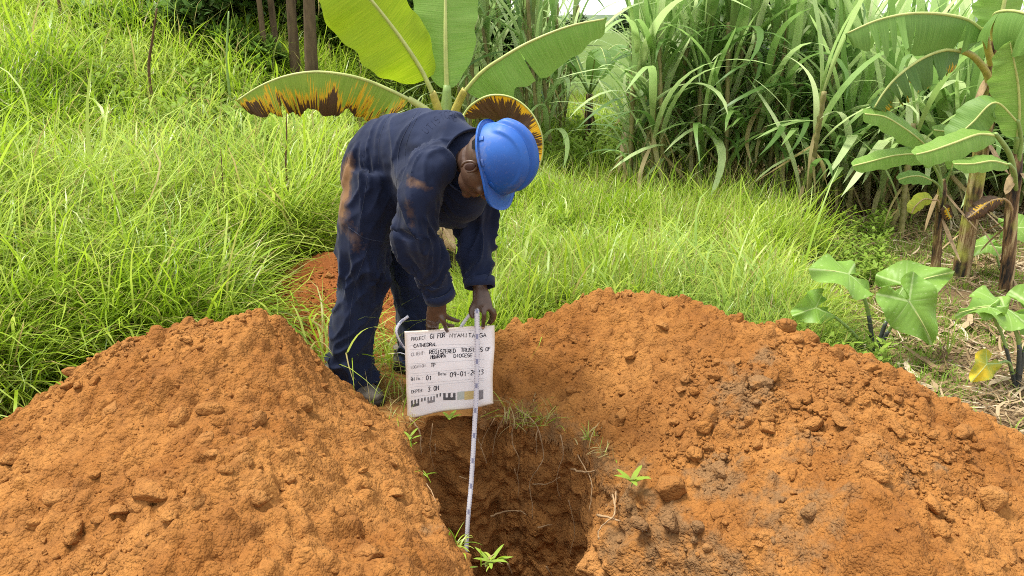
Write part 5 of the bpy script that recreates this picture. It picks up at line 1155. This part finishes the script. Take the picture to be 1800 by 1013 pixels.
# further banana crowns among the cane
for (px, py, Y, s, lab, sd_) in ((1035, 205, 8.6, .9, 'small banana plant half hidden in the gap beyond the litter', 31), (1330, 150, 7.2, 1.0, 'banana plant buried among the cane with only its upper leaves showing', 32)):
    p = P(px, py, Y); p[2] = float(terrain(p[0], p[1])); rt = empty('banana_plant', p, lab, 'banana plant'); h_ = .7*s
    stemtube(rt, [p, p+(0, 0, h_*.5), p+(0, 0, h_)], [.06, .05, .035], PSEUDO, 'pseudostem', 4, sd_)
    for k in range(5):
        a = k*1.3+sd_; d = np.array([math.cos(a), math.sin(a), 0]); q = p+(0, 0, h_)
        blade_leaf([q+d*.08+(0, 0, .12), q+d*.3+(0, 0, .42), q+d*.6+(0, 0, .5), q+d*.95+(0, 0, .35)], .12*s, (0, 0, 1), BAN_GREEN, rt, n=24, m_=3, pet=[q], petmat=PETIOLE, seed=sd_+k, tears=(.5, .7))

# ------------------------------------------------------------------ taro plants
m = M('taro_leaf'); uv = m.coord('UV'); sep = m.n('SeparateXYZ'); m.set(sep.inputs[0], uv); vein = m.attr('vein'); nz_ = m.noise(6, 3, m.coord())
tc = m.mix(nz_, (.14, .29, .03), (.25, .42, .07)); tc = m.mix(m.attr('yel'), tc, m.mix(m.ramp(m.noise(12, 3, m.coord()), (.4, 0.), (.6, 1.)), (.75, .55, .02), (.30, .36, .03)))
tc = m.mix(m.ramp(vein, (.25, 0.), (.8, .85)), tc, (.42, .55, .22))
TARO = m.leaf(tc, .5, .35, m.bump(nz_, .1, .01), .5)
def taro_leaf(root, c, tipd, nor, L, wd, pet, cup=.12, yel=0., seed=0, prad=(.011, .005), wav=.02, name='leaf', fold=.0):
    c = np.asarray(c, float); y_ = nrm(tipd); n_ = np.asarray(nor, float); n_ = nrm(n_-(n_@y_)*y_); x_ = np.cross(y_, n_)
    # outline in the leaf's plane: heart with two rear lobes, petiole joins at the origin
    out = np.array([(0, 1), (.10, .86), (.24, .66), (.38, .42), (.47, .15), (.49, -.10), (.44, -.32), (.34, -.46), (.22, -.50), (.12, -.42), (.05, -.22), (.0, -.06)])
    full = np.vstack([out, out[-2:0:-1]*(-1, 1)]); q = catmull(np.c_[np.vstack([full, full[:1]]), np.zeros(len(full)+1)], 97)[:-1, :2]
    q = q*(wd, L)
    rad = np.linspace(0, 1, 15)[1:]; A = [np.zeros(2)[None]] + [q*r_ for r_ in rad]; XY = np.vstack(A)
    rr_ = np.r_[0, np.repeat(rad, 96)]; ang = np.r_[0, np.tile(np.linspace(0, 2*math.pi, 96, endpoint=False), 14)]
    ax_ = XY[:, 0]/wd; ay_ = XY[:, 1]/L
    # side veins leave the midrib forwards
    vv_ = (ay_ - np.abs(ax_)*.55)*7.5; vein = np.exp(-((np.abs(vv_-np.round(vv_)))/.055)**2)*(np.abs(ax_) < .46)*.7; vein = np.maximum(vein, np.exp(-(ax_/.018)**2)*(ay_ > -.05))
    vein = np.maximum(vein, np.exp(-((np.abs(ax_)+ay_*.8)/.03)**2)*(ay_ < 0))
    z = -cup*L*(rr_**2)*(.6+.4*np.cos(ang)) + wav*np.sin(ang*7+seed)*rr_**3 + .010*L*4*(np.cos(vv_*2*math.pi))*-.25*rr_ + fold*np.abs(ax_)*wd
    z = z - .15*L*np.clip(ay_, 0, 1)**2
    V = c + XY[:, :1]*x_ + XY[:, 1:]*y_ + z[:, None]*n_
    j = np.arange(96); k = (j+1) % 96; T = np.stack([np.zeros(96, int), 1+j, 1+k], -1)
    i = np.arange(13)[:, None]*96+1; Q = np.stack([i+j, i+96+j, i+96+k, i+k], -1).reshape(-1, 4)
    lf = obj(name, V, [T, Q], TARO, root, attrs={'vein': vein, 'yel': np.full(len(V), yel)}, uv=XY)
    pts = list(pet)+[c-n_*.004]; V, f = tube(pts, np.linspace(prad[0], prad[1], len(pts)), 10, 24); obj('petiole', V, f, PETIOLE, lf)
    V, f = tube([c-n_*.003, c+y_*L*.45-n_*.002+n_*(-.15*L*.2-cup*L*.1), c+y_*L*.9-n_*(.15*L*.81+cup*L*.5)], [.004, .003, .001], 6, 10); obj('midrib', V, f, RIB, lf)
    # dark lower petiole
    V, f = tube([catmull(pts, 20)[i] for i in range(8)], np.linspace(prad[0]*1.05, prad[0]*.8, 8), 10); obj('petiole_base', V, f, PETDARK, lf)
    return lf
t0 = plantbase(1540, 612); TY = t0[1]
ta = empty('taro_plant', t0, 'elephant ear plant with four heart-shaped leaves just behind the right heap', 'elephant ear plant')
taro_leaf(ta, P(1492, 482, TY-.02), (-1, -.35, .38), (.15, -.45, 1), .21, .26, [t0, P(1528, 560, TY), P(1515, 515, TY)], .10, seed=1)
taro_leaf(ta, P(1434, 541, TY-.05), (-.5, -.25, -.02) if 0 else (-.75, -.3, -.12), (.2, -.9, .55), .125, .16, [t0+(-.03, 0, .0), P(1505, 592, TY-.02), P(1465, 556, TY-.03)], .05, seed=2, prad=(.009, .005), fold=.3)
taro_leaf(ta, P(1592, 500, TY+.02), (1, -.1, .42), (-.3, -.75, .75), .215, .23, [t0, P(1556, 570, TY), P(1578, 525, TY)], .06, seed=3)
taro_leaf(ta, P(1598, 530, TY-.08), (.42, -.35, -.62), (-.05, -.9, .55), .215, .26, [t0, P(1560, 585, TY-.03), P(1582, 553, TY-.06)], .05, seed=4)
t1 = plantbase(1792, 668); T1 = t1[1]
tb = empty('taro_plant', t1, 'elephant ear plant at the right edge with a drooping yellow and green leaf', 'elephant ear plant')
taro_leaf(tb, P(1765, 540, T1), (-.9, -.3, .25), (.2, -.35, 1), .17, .26, [t1, P(1792, 610, T1), P(1778, 565, T1)], .10, seed=5)
taro_leaf(tb, P(1738, 540, T1-.03), (-.85, -.1, .0), (.1, -.3, 1), .13, .10, [t1, P(1765, 600, T1), P(1748, 562, T1)], .10, seed=6, prad=(.008, .004))
taro_leaf(tb, P(1822, 545, T1+.03), (1, -.3, -.1), (-.2, -.6, .8), .2, .24, [t1, P(1800, 620, T1), P(1815, 580, T1)], .10, seed=7)
taro_leaf(tb, P(1735, 640, T1-.08), (-.6, -.4, -.50), (.2, -.9, .4), .105, .12, [t1, P(1775, 640, T1-.02), P(1755, 638, T1-.05)], .03, yel=1., seed=8, prad=(.007, .004), wav=.008, name='yellow_leaf')
t2 = plantbase(1762, 470+0); T2 = t2[1]
tcn = empty('taro_plant', t2, 'small dark elephant ear plant between the banana stems', 'elephant ear plant')
taro_leaf(tcn, P(1735, 430, T2), (-1, -.1, -.1), (.2, -.5, 1), .19, .15, [t2, P(1750, 445, T2)], .08, seed=9, prad=(.007, .004))
taro_leaf(tcn, P(1790, 400, T2), (1, -.3, .1), (-.2, -.6, .8), .2, .2, [t2, P(1775, 430, T2)], .08, seed=10, prad=(.007, .004))

# ------------------------------------------------------------------ cane stand
def strap(n_seg, L, w, lean, bend, rnd, dry, tw, curl, z0):
    V, f, at = blades(np.array([[0, 0, z0]]), np.array([0.]), np.array([lean]), np.array([bend]), np.array([L]), np.array([w]), n_seg, np.array([rnd]), np.array([dry]), np.array([tw]), np.array([curl]))
    # keel: lift the sides a little so the strap is a shallow V
    at['rnd'] = at['rnd']*.6 + .4*rnd; return V, f, at
STRAPS, DRYSTRAPS = [], []
rs = np.random.default_rng(3)
for k in range(22):
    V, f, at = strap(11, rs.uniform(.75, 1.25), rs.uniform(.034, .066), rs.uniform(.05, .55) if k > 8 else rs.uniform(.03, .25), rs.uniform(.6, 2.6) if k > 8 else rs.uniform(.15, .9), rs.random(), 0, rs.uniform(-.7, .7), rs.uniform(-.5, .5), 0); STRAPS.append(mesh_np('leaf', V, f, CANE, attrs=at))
for k in range(5):
    V, f, at = strap(8, rs.uniform(.4, .8), rs.uniform(.02, .045), rs.uniform(1.9, 2.6), rs.uniform(.1, .8), rs.random(), rs.uniform(.7, 1), rs.uniform(-1.2, 1.2), rs.uniform(-.5, .5), 0); DRYSTRAPS.append(mesh_np('dry_leaf', V, f, CANE, attrs=at))
STK = []
for k in range(4):
    n = 16; z = np.linspace(0, 1, n*3); r = .014*(1+.25*((np.arange(n*3) % 3) == 0)); V, f = tube(np.stack([.03*np.sin(z*2+k), .03*np.cos(z*1.5+k), z], 1), r, 7); STK.append(mesh_np('stalk', V, f, STALK))
def cane(x, y, h, nl, label, lowdry=3, seed=0, lean=0.):
    r = np.random.default_rng(seed); z = float(terrain(x, y)); root = empty('sugarcane_plant', (x, y, z), label, 'cane plant', 'tall cane plants in the stand behind')
    root.rotation_euler = (r.normal()*.07, r.normal()*.07+lean, r.uniform(0, 6.28))
    s = bpy.data.objects.new('stalk', STK[r.integers(4)]); C.objects.link(s); s.parent = root; s.scale = (1.2, 1.2, h*.8)
    for k in range(nl):
        t = (k+.5)/nl; o = bpy.data.objects.new('leaf', STRAPS[r.integers(9) if (t > .66 and r.random() < .7) else r.integers(9, len(STRAPS))]); C.objects.link(o); o.parent = root
        o.location = (0, 0, h*(.10+.72*t)); o.rotation_euler = (0, r.normal()*.12, k*2.6+r.normal()*.6); q = r.uniform(.75, 1.2)*(1.15 if t > .7 else 1); o.scale = (q*r.uniform(.8, 1.25), q*r.uniform(.8, 1.25), q)
    for k in range(lowdry):
        o = bpy.data.objects.new('dry_leaf', DRYSTRAPS[r.integers(len(DRYSTRAPS))]); C.objects.link(o); o.parent = root
        o.location = (0, 0, h*r.uniform(.15, .6)); o.rotation_euler = (0, 0, r.uniform(0, 6.28))
    return root
spots = []
r = np.random.default_rng(77)
def addspots(n, f, dmin):
    c = 0
    for _ in range(n*60):
        p = f()
        if p is None: continue
        if all((p[0]-q[0])**2+(p[1]-q[1])**2 > dmin*dmin for q in spots): spots.append(p); c += 1
        if c >= n: break
def front():
    a = r.uniform(1110, 1960); x = (a-CX)/F*(cp+.05); Y = r.uniform(5.9, 6.7) + (a > 1480)*r.uniform(-.4, .3); return (x*Y, Y, r.uniform(1.15, 1.75)*(1 if a < 1460 else .52))
addspots(105, front, .11)
def deep():
    a = r.uniform(1060, 2000); Y = r.uniform(6.7, 9.5); return ((a-CX)/F*(Y*cp+.3), Y, r.uniform(1.45, 1.95)*(1 if a < 1450 else .34))
addspots(48, deep, .24)
def backl():
    a = r.uniform(800, 985); Y = r.uniform(7.3, 10.5); return ((a-CX)/F*(Y*cp+.3), Y, r.uniform(1.4, 2.1))
addspots(42, backl, .18)
def backm():
    a = r.uniform(560, 1000); Y = r.uniform(10.5, 14.5); return ((a-CX)/F*(Y*cp+.3), Y, r.uniform(1.0, 1.7))
addspots(34, backm, .28)
QN = 1
marks = {}
for i, (x, y, h) in enumerate(spots[::QN]):
    a = CX + x/(y*cp+.3)*F
    if a > 1050 and y <= 6.7:
        lab = ('tall cane plant at the front left corner of the stand, beside the gap' if a < 1230 else 'tall cane plant in the front row, above the bright meadow grass' if a < 1440
               else 'tall cane plant in the front row, behind the smallest banana plant' if a < 1640 else 'tall cane plant in the front row, behind the dark banana stems at the right')
    elif a > 1050: lab = 'leafy cane plant deep in the left half of the stand' if a < 1440 else 'leafy cane plant deep in the right half of the stand, behind the banana plants'
    else: lab = 'cane plant between the pale slanting banana leaf and the gap' if y < 10.5 else 'distant cane plant closing the view behind the upright banana leaf'
    cane(x, y, h, 23 if y < 6.8 else 14 if y < 10 else 7, lab, 5 if y < 7 else 1, 1000+i)
# a few that the photograph singles out
p = G(1385, 378, .1); c_ = cane(p[0], p[1]-.15, 1.25, 10, 'cane plant with a fan of tan dead leaves hanging to the ground', 9, 5001); c_['label'] = 'cane plant with a fan of tan dead leaves hanging to the ground'
p = G(1150, 345, .1); cane(p[0], p[1]-.1, 1.35, 11, 'leftmost front cane plant beside the gap with tan stalks', 5, 5002)
p = G(1560, 380, .1); cane(p[0], p[1]-.2, 1.0, 10, 'short cane plant in front of the stand left of the smallest banana plant', 4, 5003)

# ------------------------------------------------------------------ trees and bushes behind
def leafcloud(centres, radii, n, size, mat, parent, name='foliage', seed=0, droop=.4, asp=2.4):
    r = np.random.default_rng(seed); k = r.choice(len(centres), n, p=np.array(radii)**2/np.sum(np.array(radii)**2)); d = nrm(r.normal(size=(n, 3))); q = r.random(n)**.45
    c = np.array(centres)[k] + d*(q*np.array(radii)[k])[:, None]*(1, 1, .8)
    az = r.uniform(0, 6.28, n)
    V, f, at = blades(c, az, r.uniform(.6, 1.9, n), r.uniform(-.1, droop*1.5, n), size*r.uniform(.6, 1.3, n)*asp, size*r.uniform(.6, 1.2, n), 3, r.random(n)*.7+.3*(np.sin(k*1.7)*.5+.5), None, r.uniform(-1, 1, n))
    o = obj(name, V, f, mat, parent, attrs=at); return o
DARKF = grass_mat('tree_leaf_dark', [(.04, .09, .02), (.08, .16, .035), (.15, .25, .06)], .3)
MIDF = grass_mat('bush_leaf', [(.08, .17, .03), (.16, .29, .045), (.25, .38, .07)], .4)
GREYF = grass_mat('feathery_leaf', [(.10, .17, .08), (.17, .25, .12), (.22, .31, .16)], .4)
def on(px, Y): X = (px-CX)/F*(Y*cp+.25); return np.array([X, Y, float(terrain(X, Y))])
def tree(px, Y, r0, h, label, lean=(0, 0), crown=None, mat=DARKF, n=5000, size=.09, seed=0, limbs=4, name='tree'):
    b = on(px, Y); rr = np.random.default_rng(seed); root = empty(name, b, label, 'tree' if name == 'tree' else 'bush')
    t = b + (lean[0], lean[1], h*.7)
    V, f = tube([b-(0, 0, .1), b+(lean[0]*.3, lean[1]*.3, h*.25), b+(lean[0]*.6+.03, lean[1]*.6, h*.48), t], [r0*1.25, r0, r0*.9, r0*.6], 12, 24); V = V+(vn(V[:, 0]*9, V[:, 1]*9, V[:, 2]*4, seed)*r0*.15)[:, None]*(1, 1, 0); tr = obj('trunk', V, f, BARK, root)
    for k in range(limbs):
        a = rr.uniform(0, 6.28); s = b+(t-b)*rr.uniform(.55, .95); V, f = tube([s, s+(math.cos(a)*h*.12, math.sin(a)*h*.12, h*.10), s+(math.cos(a)*h*.25, math.sin(a)*h*.25, h*.24)], [r0*.45, r0*.3, r0*.12], 7, 10); obj('limb', V, f, BARK, root)
    if crown: leafcloud([b+np.array(c[:3]) for c in crown], [c[3] for c in crown], int(n*LITE*.75), size, mat, root, 'crown', seed)
    return root
tree(476, 7.4, .024, 4.2, 'thin dark trunk, leftmost of the group of bare trunks', (-.05, 0), [(0, .3, 3.6, .5)], seed=1, n=2500)
tree(497, 7.6, .028, 4.5, 'slender leaning trunk second from the left in the group', (-.1, 0), [(0, .3, 3.8, .5)], seed=2, n=2000)
tree(522, 7.4, .042, 4.8, 'straight brown trunk third from the left in the group', (.12, 0), [(.2, .4, 4.2, .6)], seed=3, n=2000)
tree(550, 7.2, .050, 5.0, 'thickest smooth brown trunk of the group, next to the bright banana leaf', (.18, 0), [(.5, .4, 4.4, .7)], seed=4, n=2500)
tree(400, 9.6, .09, 4.5, 'leafy dark green tree with low branches behind the top of the slope', (0, 0), [(-.35, 0, .9, .5), (.2, .2, .6, .6), (0, 0, 1.7, .8), (.6, .3, 1.2, .6), (-.8, .4, 1.6, .45)], n=8000, size=.085, seed=5)
tree(885, 14.5, .14, 5.5, 'dark leafy tree rising behind the cane between banana leaves', (0, 0), [(0, 0, 2.2, .9), (.35, 0, 2.8, .85), (-1.0, 0, 2.4, 1.1), (-.2, .5, 3.6, 1.0)], n=5500, size=.12, seed=6)
tree(1385, 15.0, .16, 4.5, 'dark round mango tree beyond the cane on the right', (0, 0), [(0, 0, 1.9, .8), (.5, 0, 1.6, .6), (-.7, 0, 1.8, .7)], n=5500, size=.12, seed=7)
tree(690, 16, .14, 5, 'shadowy tree far behind the upright banana leaves', (0, 0), [(0, 0, 2.3, 1.3), (1.0, 0, 2.0, 1.0), (-1.3, 0, 2.2, 1.3), (1.3, .5, 3.0, .9)], n=5500, size=.13, seed=8)
def bush(px, Y, cs, label, mat, n, size, seed):
    b = on(px, Y); root = empty('bush', b, label, 'bush')
    for k in range(4):
        c = np.array(cs[k % len(cs)][:3]); V, f = tube([b, b+c*.5+(.03, 0, 0), b+c], [.025, .018, .008], 6, 8); obj('stem', V, f, BARK, root)
    leafcloud([b+np.array(c[:3]) for c in cs], [c[3] for c in cs], int(n*LITE), size, mat, root, 'foliage', seed)
bush(405, 7.6, [(0, 0, .25, .3), (-.2, 0, .6, .28), (.1, .1, .85, .3), (-.1, .2, 1.2, .3)], 'dark glossy shrub at the top of the slope left of the trunks', DARKF, 4200, .07, 21)
bush(438, 7.4, [(0, 0, .15, .25), (.1, 0, .3, .25), (-.15, .1, .45, .22)], 'light green bush in front of the trunks', MIDF, 3800, .06, 22)
bush(430, 10.5, [(0, 0, .7, .8), (.6, 0, 1.3, .8), (-.6, .2, 1.4, .8), (1.4, 0, 1.6, .8)], 'feathery grey green bush behind the trunks', GREYF, 6500, .05, 23)
bush(235, 7.8, [(0, 0, .2, .25), (-.3, 0, .3, .22), (.35, .1, .3, .2)], 'loose pale leafy bush on the left slope', MIDF, 1800, .07, 24)
bush(520, 8.9, [(0, 0, .3, .4), (.5, 0, .5, .4), (-.4, 0, .7, .4), (.1, 0, 1.0, .4), (.8, .2, .9, .4)], 'leafy bush directly behind the bare trunks', MIDF, 5000, .06, 28)
bush(340, 8.6, [(0, 0, .5, .4), (.4, 0, .8, .4), (-.5, 0, .9, .35), (.1, 0, 1.2, .4)], 'broad-leaved dark bush at the brow of the slope, above the dry straw bank', DARKF, 3200, .10, 29)
bush(590, 9.5, [(0, 0, .4, .5), (.6, 0, .6, .5), (-.3, 0, .9, .5), (1.2, 0, .5, .5)], 'tangled undergrowth bush right of the trunks', MIDF, 4500, .06, 25)
bush(700, 10.0, [(0, 0, .4, .55), (.7, 0, .6, .5), (-.5, 0, .7, .5), (1.3, 0, .4, .5)], 'dark undergrowth bush below the banana leaves', DARKF, 4500, .07, 26)
for k, (px, Y, s, lab) in enumerate([(1110, 40, .8, 'distant grey green tree above the gap'), (1500, 34, 1.0, 'distant hazy tree left of the torn banana leaf'), (1650, 45, 1.0, 'far tree crown in the sky gap behind the banana plants'), (1015, 60, .9, 'faint far tree at the skyline in the gap')]):
    b = on(px, Y); b[2] = min(b[2], 0)
    tree(px, Y, .12*s, 1.6*s+1.2, lab, (0, 0), [(0, 0, 1.2+.6*s, .75*s), (.7*s, 0, 1.0+.45*s, .55*s), (-.7*s, 0, 1.0+.4*s, .5*s)], mat=GREYF, n=2600, size=.16, seed=40+k)
hills = plain('far_hills', (.12, .17, .10), .95, .1, .02, .4)
A = Acc(); X = np.linspace(-700, 700, 120)
for Yh, hh, sd_ in ((260, 4, 1), (420, 7, 2)):
    hz = hh*(.45+.4*fbm(X*.006, X*0, o=3, s=sd_)); rows = [np.stack([X, np.full_like(X, Yh-70), X*0-12], 1), np.stack([X, np.full_like(X, Yh-25), hz*.6-5], 1), np.stack([X, np.full_like(X, Yh), hz-2], 1), np.stack([X, np.full_like(X, Yh+60), X*0-12], 1)]
    V = np.vstack(rows); g = np.arange(480).reshape(4, 120); A.add(V, np.stack([g[:-1, :-1], g[:-1, 1:], g[1:, 1:], g[1:, :-1]], -1).reshape(-1, 4))
tag(A.obj('hills', hills), kind='structure')
# single dry stalks standing in the slope
for (pts, r_, lab) in [([(262, 130, 6.0), (268, 70, 5.95), (276, 15, 5.9)], .011, 'dark dry stalk standing upright on the left slope'), ([(112, 50, 7.5), (106, 20, 7.5), (100, -20, 7.5)], .02, 'reddish stake at the top left of the slope'), ([(92, 52, 7.6), (82, 25, 7.6), (70, -10, 7.6)], .02, 'leaning brown stake beside the reddish one'),
                       ([(503, 300, 4.6), (504, 245, 4.6), (503, 200, 4.6)], .006, 'thin reddish stem under the scorched banana leaf'), ([(395, 390, 4.2), (392, 330, 4.2), (388, 262, 4.2)], .004, 'thin dark grass stem in the middle of the meadow'), ([(402, 150, 6.5), (399, 90, 6.5), (402, 20, 6.5)], .012, 'pale green reed standing before the dark shrub')]:
    w_ = PP(*pts); g0 = w_[0].copy(); g0[2] = float(gz(g0[0], g0[1])); V, f = tube([g0]+w_, [r_*1.1, r_, r_*.8, r_*.5], 7, 14); tag(obj('dry_stalk', V, f, PETIOLE if 'reed' in lab else DSTEM), lab, 'stalk')
